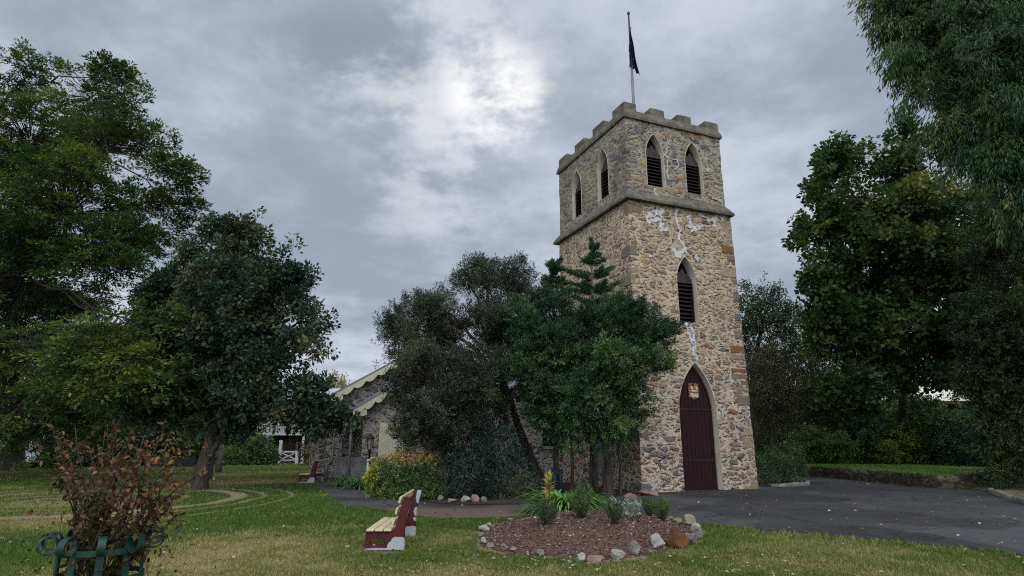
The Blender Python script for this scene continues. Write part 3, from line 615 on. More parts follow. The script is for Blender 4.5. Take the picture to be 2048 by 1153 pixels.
ST_UP = rubble('belfry_rubble', [(0, (0.28, 0.235, 0.17)), (.2, (0.185, 0.175, 0.16)), (.38, (0.34, 0.285, 0.205)), (.55, (0.15, 0.148, 0.145)), (.66, (0.25, 0.21, 0.16)), (.84, (0.38, 0.295, 0.175)), (.95, (0.34, 0.19, 0.09))], (0.38, 0.34, 0.28), 0.44, 0.48, (0.02, 0.08), 0.7, grime=0.25, seed=4.2)
ST_NAVE = rubble('nave_rubble', [(0, (0.20, 0.185, 0.175)), (.3, (0.15, 0.14, 0.14)), (.55, (0.26, 0.225, 0.20)), (.78, (0.28, 0.165, 0.10)), (.82, (0.29, 0.26, 0.24))], (0.42, 0.385, 0.36), 0.36, 0.7, (0.05, 0.13), seed=9.1)
CAP = simple('weathered_coping', (0.115, 0.105, 0.088), (0.22, 0.195, 0.155), 3, 0.95, 0.7, 0.1, 0, 0.04)
CREAM = simple('cream_render', (0.52, 0.46, 0.36), (0.64, 0.585, 0.48), 3, 0.85, 0.25, 0.2)
GREYC = simple('weathered_cream_render', (0.54, 0.48, 0.39), (0.64, 0.58, 0.48), 3, 0.9, 0.3, 0.1)
MAROON = simple('maroon_paint', (0.017, 0.004, 0.005), (0.025, 0.006, 0.007), 4, 0.65, 0.1, 0.2, 0, 0.01, (8, 8, 0.5))
LOUVRE = simple('louvre_paint', (0.022, 0.010, 0.013), (0.036, 0.017, 0.021), 5, 0.6, 0.2, 0.3)
MAUVE = simple('faded_mauve_paint', (0.045, 0.025, 0.031), (0.072, 0.042, 0.05), 5, 0.65, 0.2, 0.3)
PATCHM = simple('white_pointing', (0.52, 0.52, 0.53), (0.72, 0.73, 0.75), 8, 0.85, 0.3, 0.2)
JOINTM = simple('pale_mortar_joint', (0.42, 0.42, 0.42), (0.56, 0.56, 0.57), 8, 0.9, 0.3, 0.1)
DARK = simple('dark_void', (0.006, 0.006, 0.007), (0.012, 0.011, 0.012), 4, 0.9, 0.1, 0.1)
TRIM = simple('pale_yellow_paint', (0.58, 0.56, 0.41), (0.68, 0.66, 0.50), 5, 0.6, 0.15, 0.3)
PIPE = simple('grey_pipe_paint', (0.14, 0.14, 0.15), (0.22, 0.22, 0.23), 4, 0.5, 0.1, 0.4)
def roofing():
    t = NT('grey_roof_sheet'); v = t.coord(); w = t.nd('ShaderNodeTexWave', {'Scale': 4.2, 'Distortion': 0.0}, bands_direction='Y'); t.l.new(v, w.inputs['Vector'])
    n = t.noise(v, 3, 5, 0.6).outputs[0]; c = t.mix(n, (0.13, 0.145, 0.175), (0.235, 0.25, 0.285)); return t.done(t.princ(c, 0.45, t.bump(w.outputs['Fac'], 0.6, 0.03), 0.4))
ROOF = roofing()
def arch_pts(w, z0, zs, za, n=9):
    """pointed arch outline, half width w, springing zs, apex za: list of (u, z) from bottom left over the apex to bottom right"""
    h = za-zs; Rr = (w*w+h*h)/(2*w); th = math.asin(min(1, h/Rr)); L = [(-w, z0)]
    L += [(-w+Rr-Rr*math.cos(th*i/n), zs+Rr*math.sin(th*i/n)) for i in range(n+1)]
    return L+[(-u, z) for u, z in L[-2::-1]]
def rough_box(x0, x1, y0, y1, z0, z1, step, amp, seed, batter=0.0):
    bm = bmesh.new(); xs_ = np.linspace(x0, x1, max(2, int((x1-x0)/step))); ys_ = np.linspace(y0, y1, max(2, int((y1-y0)/step))); zs_ = np.linspace(z0, z1, max(2, int((z1-z0)/step)))
    vd = {}
    def vert(i, j, k):
        if (i, j, k) not in vd: vd[(i, j, k)] = bm.verts.new((xs_[i], ys_[j], zs_[k]))
        return vd[(i, j, k)]
    I, J, K = len(xs_)-1, len(ys_)-1, len(zs_)-1
    for i in range(I):
        for k in range(K):
            bm.faces.new((vert(i, 0, k), vert(i+1, 0, k), vert(i+1, 0, k+1), vert(i, 0, k+1))); bm.faces.new((vert(i, J, k+1), vert(i+1, J, k+1), vert(i+1, J, k), vert(i, J, k)))
        for j in range(J):
            bm.faces.new((vert(i, j+1, 0), vert(i+1, j+1, 0), vert(i+1, j, 0), vert(i, j, 0))); bm.faces.new((vert(i, j, K), vert(i+1, j, K), vert(i+1, j+1, K), vert(i, j+1, K)))
    for j in range(J):
        for k in range(K):
            bm.faces.new((vert(0, j, k+1), vert(0, j+1, k+1), vert(0, j+1, k), vert(0, j, k))); bm.faces.new((vert(I, j, k), vert(I, j+1, k), vert(I, j+1, k+1), vert(I, j, k+1)))
    P = np.array([v.co[:] for v in bm.verts]); cx, cy = (x0+x1)/2, (y0+y1)/2
    f = batter*(z1-P[:, 2])/(z1-z0); P[:, 0] += np.sign(P[:, 0]-cx)*f*(np.abs(P[:, 0]-cx)/((x1-x0)/2)); P[:, 1] += np.sign(P[:, 1]-cy)*f*(np.abs(P[:, 1]-cy)/((y1-y0)/2))
    for ax in range(3):
        q = (fbm(P*3.1+ax*17.3, seed+ax, 3)-0.5)*2*amp; P[:, ax] += q if ax < 2 else q*0.3
    for v, p in zip(bm.verts, P): v.co = p
    me = bpy.data.meshes.new('wall'); bm.to_mesh(me); bm.free(); return me
def cut(me, cutters):
    o = bpy.data.objects.new('tmp', me); COL.objects.link(o); c = bpy.data.objects.new('cut', cutters.mesh('cut')); COL.objects.link(c)
    bm = bmesh.new(); bm.from_mesh(c.data); bmesh.ops.recalc_face_normals(bm, faces=bm.faces); bm.to_mesh(c.data); bm.free()
    m = o.modifiers.new('b', 'BOOLEAN'); m.operation = 'DIFFERENCE'; m.solver = 'EXACT'; m.object = c
    dg = bpy.context.evaluated_depsgraph_get(); new = bpy.data.meshes.new_from_object(o.evaluated_get(dg)); bpy.data.objects.remove(o); bpy.data.objects.remove(c); return new
def place(me, name, mat, parent):
    me.materials.clear(); me.materials.append(mat); o = bpy.data.objects.new(name, me); link(o, parent); return o
# a frame of reference for openings: on the front wall u runs right, on the left wall it runs back
FRONT = lambda c: (lambda u, d, z: (c+u, d, z))          # d = depth into the wall
LEFT = lambda c: (lambda u, d, z: (d, c-u, z))
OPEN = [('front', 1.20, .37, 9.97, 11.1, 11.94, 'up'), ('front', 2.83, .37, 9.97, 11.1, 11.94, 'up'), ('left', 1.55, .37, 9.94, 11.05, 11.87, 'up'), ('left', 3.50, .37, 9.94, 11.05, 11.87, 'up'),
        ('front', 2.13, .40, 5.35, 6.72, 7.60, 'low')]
DOOR = (2.19, .745, 0.0, 2.45, 4.06)
cl, cu = MB(), MB()
for side, c, w, z0, zs, za, st in OPEN:
    f = (FRONT if side == 'front' else LEFT)(c); g = cu if st == 'up' else cl
    g.prism([f(u, -0.3, z) for u, z in arch_pts(w-0.01, z0, zs, za-0.02)], np.array(f(0, 0.75, 0))-np.array(f(0, 0, 0)))
cl.prism([(DOOR[0]+u, -0.4, z) for u, z in arch_pts(DOOR[1]-0.01, -0.5, DOOR[3], DOOR[4]-0.02)], (0, 0.75, 0))
TW, TD, HS, HP = 4.24, 4.96, 9.34, 12.36
place(cut(rough_box(0, TW, 0, TD, -0.3, HS, 0.17, 0.030, 3, 0.06), cl), 'tower_wall', ST_LOW, church)
def ring_prof(x0, x1, y0, y1, prof):
    """moulding swept round the tower: profile of (outset, z)"""
    m = MB(); vs = []; n = len(prof)
    for sx, sy in ((0, 0), (1, 0), (1, 1), (0, 1)):
        for o_, z in prof: vs.append(((x1+o_) if sx else (x0-o_), (y1+o_) if sy else (y0-o_), z))
    fs = []
    for k in range(4):
        for i in range(n): j = (i+1) % n; a_, b_ = k*n, ((k+1) % 4)*n; fs.append((a_+i, b_+i, b_+j, a_+j))
    return m.add(vs, fs)
def rough(o, amp, seed, cuts=0):
    bm = bmesh.new(); bm.from_mesh(o.data)
    if cuts: 
        for _ in range(cuts): bmesh.ops.subdivide_edges(bm, edges=[e for e in bm.edges if e.calc_length() > 0.2], cuts=1, use_grid_fill=True)
    P = np.array([v.co[:] for v in bm.verts])
    D = np.stack([(fbm(P*4+ax*11.7, seed+ax, 3)-0.5)*2*amp for ax in range(3)], -1)
    for v, d in zip(bm.verts, D): v.co += Vector(d)
    bm.to_mesh(o.data); bm.free(); return o
cr_ = np.random.default_rng(5); QM = {}
for i_, c_ in enumerate(((.37, .29, .19), (.20, .19, .185), (.30, .15, .07), (.43, .35, .24), (.27, .21, .15))): QM[i_] = simple('corner_stone_%s' % ('buff', 'slate', 'rust', 'cream', 'brown')[i_], tuple(q*.75 for q in c_), c_, 6, .92, .9, .15, 0, .03)
for cx_, cy_, sx_, sy_ in ((0, 0, 1, 1), (TW, 0, -1, 1)):     # long and short dressed stones on the two near corners of the tower
    z_ = 0.05
    while z_ < 8.9:
        h_ = cr_.uniform(.18, .42); lu, lv = (cr_.uniform(.35, .62), cr_.uniform(.2, .32)) if cr_.random() < .5 else (cr_.uniform(.2, .32), cr_.uniform(.35, .62))
        if cr_.random() < .42:
            f_ = .06*(HS-z_)/(HS+.3)+.014; x_a, x_b = sorted((cx_-sx_*f_, cx_+sx_*lu)); y_a, y_b = cy_-f_, cy_+lv
            o_ = MB().box(x_a, x_b, y_a, y_b, z_, z_+h_-.03).build('corner_stone', QM[int(cr_.choice(5, p=(.34, .08, .12, .22, .24)))], church, bevel=.02); rough(o_, .022, int(z_*10)+3, 1)
        z_ += h_
place(cut(rough_box(0.05, 4.10, 0.05, 4.98, HS+0.02, HP, 0.17, 0.028, 5), cu), 'belfry_wall', ST_UP, church)
rough(ring_prof(0.05, 4.10, 0.05, 4.98, [(-.12, 9.29), (0.21, 9.29), (0.215, 9.37), (0.02, 9.66), (-.12, 9.66)]).build('string_course', CAP, church), 0.018, 2, 4)
rough(ring_prof(0.05, 4.10, 0.05, 4.98, [(-.35, 12.32), (0.075, 12.32), (0.08, 12.42), (0.0, 12.66), (-.35, 12.66)]).build('parapet', CAP, church), 0.015, 3, 4)
def merlon(x0, x1, y0, y1, seed):
    m = MB(); z0, z1 = 12.6, 13.0
    ins = 0.09
    m.add([(x0, y0, z0), (x1, y0, z0), (x1, y1, z0), (x0, y1, z0), (x0, y0, z1-.07), (x1, y0, z1-.07), (x1, y1, z1-.07), (x0, y1, z1-.07), (x0+ins, y0+ins, z1), (x1-ins, y0+ins, z1), (x1-ins, y1-ins, z1), (x0+ins, y1-ins, z1)],
          [(3, 2, 1, 0), (0, 1, 5, 4), (1, 2, 6, 5), (2, 3, 7, 6), (3, 0, 4, 7), (4, 5, 9, 8), (5, 6, 10, 9), (6, 7, 11, 10), (7, 4, 8, 11), (8, 9, 10, 11)])
    rough(m.build('merlon', CAP, church), 0.016, seed, 2)
TH = 0.40; k = 0
for x0, x1 in ((0.055, .56), (1.15, 1.72), (2.30, 2.88), (3.52, 4.095)):
    for y0 in (0.055, 4.98-TH): merlon(x0, x1, y0, y0+TH-.005, 30+k); k += 1
for y0, y1 in ((.46, .80), (1.43, 2.20), (2.85, 3.60), (4.30, 4.575)):
    for x0 in (0.055, 4.10-TH): merlon(x0, x0+TH-.005, y0, y1, 30+k); k += 1
MB().box(0.4, 3.75, 0.4, 4.6, 12.37, 12.45).build('roof_deck', CAP, church)
def frame_ring(f, outer, inner, d_out, d_in, dback):
    """splayed lining of an opening: outer outline at depth d_out (proud when negative), inner outline at depth d_in"""
    m = MB(); n = len(outer); vs = []
    for (u, z) in outer: vs.append(f(u, 0.05, z))
    for (u, z) in outer: vs.append(f(u, d_out, z))
    mid = [((a[0]*.5+b[0]*.5), (a[1]*.5+b[1]*.5)) for a, b in zip(outer, inner)]
    for (u, z) in mid: vs.append(f(u, d_out, z))
    for (u, z) in inner: vs.append(f(u, d_in, z))
    for (u, z) in inner: vs.append(f(u, dback, z))
    fs = []
    for r_ in range(4):
        for i in range(n-1): fs.append((r_*n+i, r_*n+i+1, (r_+1)*n+i+1, (r_+1)*n+i))
    return m.add(vs, fs)
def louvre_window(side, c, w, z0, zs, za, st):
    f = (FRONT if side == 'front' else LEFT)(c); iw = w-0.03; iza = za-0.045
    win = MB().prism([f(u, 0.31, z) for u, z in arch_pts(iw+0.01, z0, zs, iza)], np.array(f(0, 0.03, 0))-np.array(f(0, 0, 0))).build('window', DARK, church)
    o_ = arch_pts(w+0.004, z0-0.005, zs, za+0.004); i_ = arch_pts(iw, z0-0.005, zs, iza)
    frame_ring(f, o_, i_, -0.016 if st == 'low' else 0.03, 0.27, 0.32).build('surround', CREAM if st == 'low' else GREYC, win)
    m = MB(); zt = zs+0.0; n = int((zt-z0)/0.125)
    for i in range(n):
        z = z0+0.02+i*(zt-z0)/n
        m.prism([f(-iw+.02, 0.18, z), f(-iw+.02, 0.30, z+.085), f(-iw+.02, 0.30, z+.105), f(-iw+.02, 0.18, z+.02)], np.array(f(2*iw-.04, 0, 0))-np.array(f(0, 0, 0)))
    for s in (-1, 1): m.prism([f(s*(iw-.02)-.02, 0.16, z0), f(s*(iw-.02)+.02, 0.16, z0), f(s*(iw-.02)+.02, 0.29, z0), f(s*(iw-.02)-.02, 0.29, z0)], (0, 0, zt-z0))
    m.build('louvre', LOUVRE, win)
    # cusped tracery over the slats
    t = MB(); top = arch_pts(iw-.005, zt, zs+.001, iza, 8); loop = [(u, z) for u, z in top]
    cus = []
    for i in range(13):
        q = i/12; u = iw*0.80*(1-2*q); z = zt+0.16+0.26*(1-abs(2*q-1))**0.9*(iza-zt)/0.8+0.07*abs(math.sin(3*math.pi*q)); cus.append((u, z))
    t.prism([f(u, 0.19, z) for u, z in [(-iw+.01, zt), (iw-.01, zt)]+[(iw-.01, zt+.16)]+cus+[(-iw+.01, zt+.16)]], np.array(f(0, 0.06, 0))-np.array(f(0, 0, 0)))
    t.build('tracery', MAUVE, win)
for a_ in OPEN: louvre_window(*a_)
# door: planked maroon leaf in a narrow cream frame with a carved shield
fd = FRONT(DOOR[0]); dw = DOOR[1]-0.055
door = MB().prism([fd(u, 0.16, z) for u, z in arch_pts(dw+.01, 0.13, DOOR[3], DOOR[4]-.07)], (0, 0.08, 0)).build('door', MAROON, church)
frame_ring(fd, arch_pts(DOOR[1]+.015, 0.05, DOOR[3], DOOR[4]+.02, 14), arch_pts(dw, 0.05, DOOR[3], DOOR[4]-.075, 14), -0.04, 0.10, 0.17).build('door_frame', CREAM, church)
m = MB()
for i in range(9):
    u0 = -dw+0.02+i*(2*dw-.03)/9; u1 = u0+(2*dw-.03)/9-0.012; uc = max(abs(u0), abs(u1)); h = DOOR[4]-.11-DOOR[3]; Rr = (dw*dw+h*h)/(2*dw); x_ = Rr-dw+uc
    zt = DOOR[3]+math.sqrt(max(0, Rr*Rr-x_*x_)) if uc < dw else DOOR[3]
    m.prism([fd(u0, 0.135, .15), fd(u1, 0.135, .15), fd(u1, 0.135, zt), fd(u0, 0.135, zt)], (0, 0.024, 0))
m.build('plank', MAROON, door)
IRON = simple('black_iron', (0.012, 0.008, 0.009), (0.022, 0.015, 0.016), 6, 0.6, 0.2, 0.3)
for z in (1.0, 2.55): MB().prism([fd(-dw+.05, 0.122, z), fd(dw-.05, 0.122, z), fd(dw-.05, 0.122, z+.05), fd(-dw+.05, 0.122, z+.05)], (0, .012, 0)).build('strap_hinge', IRON, door)
MB().lathe((DOOR[0]+dw-.12, 0.10, 1.25), [(0.001, -.03), (.028, -.02), (.03, .02), (.001, .03)], 8).build('handle', IRON, door)
SH = simple('painted_crest', (0.27, 0.095, 0.035), (0.38, 0.17, 0.075), 9, 0.6, 0.6, 0.3, 0, 0.02); SHP = simple('crest_pale', (0.50, 0.42, 0.32), (0.60, 0.54, 0.46), 9, 0.6, 0.4, 0.3)
su, sz = 2.19-DOOR[0], 3.15
sp = [(-.20, .25), (-.13, .215), (-.07, .26), (0, .22), (.08, .26), (.14, .21), (.20, .245), (.185, .10), (.215, 0), (.19, -.12), (.20, -.20), (.09, -.23), (0, -.28), (-.09, -.23), (-.20, -.20), (-.185, -.10), (-.21, 0), (-.18, .12)]
crest = MB().prism([fd(su+u, 0.105, sz+z) for u, z in sp], (0, 0.04, 0)).build('crest', SH, church, bevel=0.008)
m = MB(); 
for u, z, w_, h_ in ((-.07, -.14, .09, .075), (.075, -.15, .085, .07), (0, .0, .15, .035), (-.09, .10, .05, .06), (.10, .09, .05, .055)): m.prism([fd(su+u+w_*math.cos(t), 0.080, sz+z+h_*math.sin(t)) for t in np.linspace(0, 6.283, 9)[:-1]], (0, .028, 0))
m.build('emblem', SHP, crest, bevel=0.006)
m = MB().prism([fd(su-.035+.03*math.cos(t), 0.076, sz+.195+.03*math.sin(t)) for t in np.linspace(0, 6.283, 9)[:-1]], (0, .03, 0)).build('boss', DARK, crest)
# white re-pointing that follows the cracks in the masonry
def patch(mb, pts, w, seed, d=-0.05):
    r = np.random.default_rng(seed); P = []
    for (p, q) in zip(pts[:-1], pts[1:]):
        n = max(2, int(np.hypot(q[0]-p[0], q[1]-p[1])/0.07)); P += [(p[0]+(q[0]-p[0])*i/n, p[1]+(q[1]-p[1])*i/n) for i in range(n)]
    P.append(pts[-1]); P = np.array(P); P[:, 0] += r.normal(0, 0.026, len(P)); P[:, 1] += r.normal(0, 0.018, len(P)); W = w*r.uniform(0.3, 1.45, len(P)); n = len(P)
    T = unit(np.gradient(P, axis=0)); Nn = np.stack([-T[:, 1], T[:, 0]], -1); Lf, Rt = P+Nn*W[:, None]/2, P-Nn*W[:, None]/2
    vs = [(p[0], d, p[1]) for p in Lf]+[(p[0], d, p[1]) for p in Rt]+[(p[0], 0.10, p[1]) for p in Lf]+[(p[0], .10, p[1]) for p in Rt]; fs = []
    for i in range(n-1): fs += [(i, i+1, n+i+1, n+i), (i, 2*n+i, 2*n+i+1, i+1), (n+i, n+i+1, 3*n+i+1, 3*n+i)]
    mb.add(vs, fs)
q = 0
def PT(*l): return [front_uv(x, y) for x, y in l]
for l, w in ((((1351, 412), (1353, 424), (1350, 437), (1356, 452), (1361, 462), (1358, 478), (1367, 492), (1366, 503), (1356, 512)), .085), (((1367, 492), (1372, 505), (1377, 512)), .08), (((1346, 498), (1352, 506), (1360, 512)), .20), (((1391, 512), (1396, 519)), .16), \
  (((1371, 646), (1374, 662), (1380, 676), (1386, 690)), .07), (((1380, 648), (1385, 668), (1388, 690), (1386, 706), (1393, 716), (1389, 726)), .085), (((1409, 716), (1412, 727)), .11), (((1298, 510), (1301, 514)), .07), (((1462, 664), (1468, 670)), .07)):
    mp = MB(); zm = np.mean([p_[1] for p_ in PT(*l)]); patch(mp, PT(*l), w*1.15, q, -0.012-.06*(9.34-zm)/9.64); mp.build('white_repointing', PATCHM, church); q += 1
rp = np.random.default_rng(77)
for (x0, y0, x1, y1), n_ in (((1288, 418, 1334, 456), 9), ((1371, 427, 1398, 464), 7), ((1407, 432, 1442, 447), 5)):   # mottled lime smears under the string course
    for _ in range(n_):
        x, y = rp.uniform(x0, x1), rp.uniform(y0, y1); a = rp.normal(.35, .8); pts = [(x, y)]
        for k_ in range(rp.integers(2, 5)): a += rp.normal(0, .7); x += math.cos(a)*6; y += math.sin(a)*4.5; pts.append((x, y))
        mp = MB(); patch(mp, PT(*pts), rp.uniform(.07, .15), q, -0.012-.0006*_); mp.build('white_repointing', PATCHM, church); q += 1
for l, w in ((((1309, 375), (1312, 388), (1318, 392), (1326, 398), (1331, 400)), .07), (((1353, 402), (1350, 412)), .06), (((1335, 292), (1333, 310), (1338, 325), (1334, 345), (1340, 360)), .05), (((1345, 318), (1356, 320), (1358, 332), (1350, 338)), .045), (((1425, 395), (1440, 402)), .05), (((1441, 400), (1446, 412)), .05), (((1413, 328), (1418, 336), (1414, 344)), .05), (((1278, 296), (1284, 310), (1281, 318)), .045), (((1395, 395), (1399, 402)), .05)):
    mp = MB(); patch(mp, PT(*l), w, q, 0.02); mp.build('white_mortar_joint', JOINTM, church); q += 1
# nave behind the tower, side wing and porch; all in the church's own axes
def gable_block(name, u0, u1, v0, v1, eave, slope, mat, seed):
    uc = (u0+u1)/2; h = eave+slope*(u1-u0)/2; me = MB()
    me.add([(u0, v0, -.2), (u1, v0, -.2), (u1, v0, eave), (uc, v0, h), (u0, v0, eave), (u0, v1, -.2), (u1, v1, -.2), (u1, v1, eave), (uc, v1, h), (u0, v1, eave)],
           [(0, 1, 2, 3, 4), (9, 8, 7, 6, 5), (0, 4, 9, 5), (1, 6, 7, 2), (4, 3, 8, 9), (3, 2, 7, 8), (0, 5, 6, 1)])
    return me.build(name, mat, church), h
def pitched_roof(name, u0, u1, v0, v1, eave, slope, over, vover, th=0.07, mat=None):
    uc = (u0+u1)/2; h = eave+slope*(u1-u0)/2; m = MB()
    for s in (-1, 1):
        ue = uc+s*((u1-u0)/2+over); ze = eave-slope*over
        m.prism([(uc, v0-vover, h+.03), (ue, v0-vover, ze+.03), (ue, v0-vover, ze+.03+th), (uc, v0-vover, h+.03+th)], (0, v1-v0+vover, 0))
    return m.build(name, mat or ROOF, church), uc, h
def bargeboard(roof, u0, u1, v, eave, slope, over, uc, h, sides=(-1, 1), sc=0.42):
    m = MB()
    for s in sides:
        Wd = (u1-u0)/2+over; n = max(3, int(Wd/sc)); top = []; bot = []
        for i in range(n*8+1):
            t = i/(n*8); u = uc+s*Wd*t; z = h-slope*Wd*t+.02; ph = (t*n) % 1.0; d = 0.15+0.13*abs(math.sin(math.pi*ph))
            top.append((u, v, z)); bot.append((u, v, z-d))
        for i in range(n*8): m.prism([top[i], top[i+1], bot[i+1], bot[i]], (0, 0.03, 0))
        e = uc+s*Wd; z = h-slope*Wd; m.prism([(e, v+.035, z+.02), (e-s*.55, v+.035, z+.02+.55*slope), (e-s*.55, v+.035, z-.30), (e, v+.035, z-.30+.0)] if False else [(e, v+.035, z-.02), (e-s*.5, v+.035, z+.5*slope-.02), (e-s*.5, v+.035, z-.18), (e-s*.02, v+.035, z-.14)], (0, .03, 0))
    m.build('bargeboard', TRIM, roof)
gable_block('nave_wall', -2.05, 6.3, 4.95, 21, 3.5, 0.62, ST_NAVE, 3)
rf, uc, h = pitched_roof('nave_roof', -2.05, 6.3, 4.99, 21, 3.5, 0.62, .3, 0.2)
WU0, WU1, WV0, WV1, WE = -7.68, -2.05, 9.4, 15.5, 3.46
gable_block('wing_wall', WU0, WU1-.02, WV0, WV1, WE, .60, ST_NAVE, 4)
rf, uc, h = pitched_roof('wing_roof', WU0, WU1, WV0, WV1, WE, .60, .35, .35)
bargeboard(rf, WU0, WU1, WV0-.40, WE, .60, .35, uc, h)
PU0, PU1, PV0, PE = -6.95, -4.75, 7.4, 2.93
gable_block('porch_wall', PU0, PU1, PV0, WV0+.1, PE, .62, ST_NAVE, 5)
rf, uc, h = pitched_roof('porch_roof', PU0, PU1, PV0, WV0-.01, PE, .62, .45, .35)
bargeboard(rf, PU0, PU1, PV0-.40, PE, .62, .45, uc, h, (-1, 1), 0.34)
m = MB(); m.box(-6.36, -5.45, PV0-.06, PV0+.05, 0.2, 2.25); m.build('porch_door', TRIM, church)
m = MB(); m.box(-5.05, -4.55, WV0-.05, WV0+.05, 4.0, 4.55); m.build('gable_vent', DARK, church)
for (x0, x1, y0, y1, z1) in ((WU0-.35, WU0+.25, WV0-.28, WV0+.30, 2.95), (WU0-.55, WU0+.1, WV0+1.6, WV0+2.2, 3.0), (WU0-.55, WU0+.1, WV0+3.6, WV0+4.2, 3.0)):
    b_ = MB().add([(x0, y0, -.1), (x1, y0, -.1), (x1, y1, -.1), (x0, y1, -.1), (x0, y0, z1-.5), (x1, y0, z1), (x1, y1, z1), (x0, y1, z1-.5)], [(3, 2, 1, 0), (4, 5, 6, 7), (0, 1, 5, 4), (1, 2, 6, 5), (2, 3, 7, 6), (3, 0, 4, 7)])
    b_.build('buttress', ST_LOW if False else ST_NAVE, church)
PLINTH = MB().box(WU0-.45, WU0+.4, WV0-.40, WV0+.45, -.1, .62).build('plinth', ST_NAVE, church)
for pts in ([(WU0-.1, WV0-.36, 3.1), (WU0-.1, WV0-.36, .95), (WU0-.3, WV0-.48, .70), (WU0-.3, WV0-.48, .16)], [(PU0-.42, PV0+.02, 2.42), (PU0-.42, PV0+.05, .12)]):
    MB().tube(pts, .05, 8).build('downpipe', PIPE, church, True)
m = MB(); m.tube([(PU0-.50, PV0-.33, PE-.30), (PU0-.50, WV0, PE-.30)], .06, 8); m.build('gutter', PIPE, church, True)
# nave front window beside the tower, with pale jambs and a stone sill
wu, wz0, wz1 = -0.62, 1.42, 2.95
nw = MB().box(wu-.28, wu+.28, 4.93, 4.99, wz0, wz1).build('nave_window', DARK, church)
m = MB(); m.box(wu-.46, wu-.27, 4.86, 5.0, wz0-.02, wz1+.1); m.box(wu+.27, wu+.46, 4.86, 5.0, wz0-.02, wz1+.1); m.box(wu-.27, wu+.27, 4.86, 5.0, wz1, wz1+.2); m.build('jamb', simple('grey_render', (0.25, 0.23, 0.22), (0.33, 0.31, 0.30), 4, .9, .3, .1), nw)
MB().prism([(wu-.27, 4.84, wz0-.10), (wu-.27, 4.99, wz0+.08), (wu-.27, 4.99, wz0-.10)], (.54, 0, 0)).build('sill', CAP, nw)
m = MB(); m.box(-.06, .10, 2.0, 2.5, .35, 2.6); m.build('pilaster', simple('grey_render', (0, 0, 0), (0, 0, 0)), church)
# ================================================================== FLAGPOLE AND FLAG
POLE = simple('weathered_pole', (0.17, 0.165, 0.16), (0.26, 0.25, 0.24), 3, 0.5, 0.2, 0.3, 0, 0.01, (1, 1, 0.3))
pc = np.array([atd(1261, 100, 21.5)[0], 21.5, 12.45])
p = thing('flagpole', 'slim grey flagpole rising from the roof of the bell tower', 'flagpole', pc)
MB().tube([(0, 0, 0), (0, 0, 4.1)], [.060, .042], 10).build('pole', POLE, p, True)
MB().tube([(0, 0, 4.1), (0, 0, 6.2)], [.040, .032], 10).build('upper_pole', simple('dark_timber', (0.03, 0.028, 0.03), (0.06, 0.055, 0.055), 4, .7), p, True)
MB().lathe((-.0, 0, 6.2), [(.03, -.05), (.055, 0), (.06, .05), (.04, .10), (.005, .12)], 10).build('finial', MATS['dark_timber'], p, True)
MB().tube([(.05, -.02, .3), (.055, -.02, 5.6)], .006, 4).build('halyard', MATS['weathered_pole'], p)
def flag():
    nt, ns = 26, 40; V = []; Q = []
    for i in range(nt+1):
        t = i/nt; z = 5.55-1.95*t
        for j in range(ns+1):
            s = j/ns; spread = 0.05+0.36*t**1.25; fold = math.sin(s*5.5*math.pi+1.5*t)*(.035+.10*t)
            x = -0.13*t**0.8+spread*s*(0.55+.45*t)+.02*math.sin(9*t+4*s); y = -.07+fold*(0.35+.65*s)
            V.append((x, y, z-(max(0, s-.72)*1.5*t**3)+0.10*t*t*math.sin(6*s+.6)))
    for i in range(nt):
        for j in range(ns): a = i*(ns+1)+j; Q.append((a, a+1, a+ns+2, a+ns+1))
    t = NT('navy_flag_cloth'); v = t.coord(); w = t.noise(t.vscale(v, 9, 3, 2.2), 1.0, 3).outputs[0]; sp_ = t.nd('ShaderNodeSeparateXYZ'); t.l.new(v, sp_.inputs[0])
    top = t.math('MULTIPLY', t.ramp(sp_.outputs[2], -.95, -.2), t.math('LESS_THAN', sp_.outputs[0], .06))
    c = t.mix(t.math('MULTIPLY', top, t.ramp(w, .50, .56)), (0.010, 0.012, 0.050), (0.36, 0.31, 0.34)); c = t.mix(t.math('MULTIPLY', top, t.ramp(w, .61, .64)), c, (0.32, 0.04, 0.05))
    wl = t.noise(v, 7, 2).outputs[0]; c = t.mix(t.math('MULTIPLY', t.ramp(wl, .68, .70), t.math('LESS_THAN', sp_.outputs[2], -1.2)), c, (.5, .5, .58))
    o = np_mesh('flag', np.array(V)+pc+np.array([.02, 0, 0]), Q, t.done(t.princ(c, .8, None, .15)), smooth=True, origin=pc+np.array([0, 0, 5.55]))
    tag(o, 'limp dark blue flag hanging in folds on the tower flagpole', 'flag')
flag()
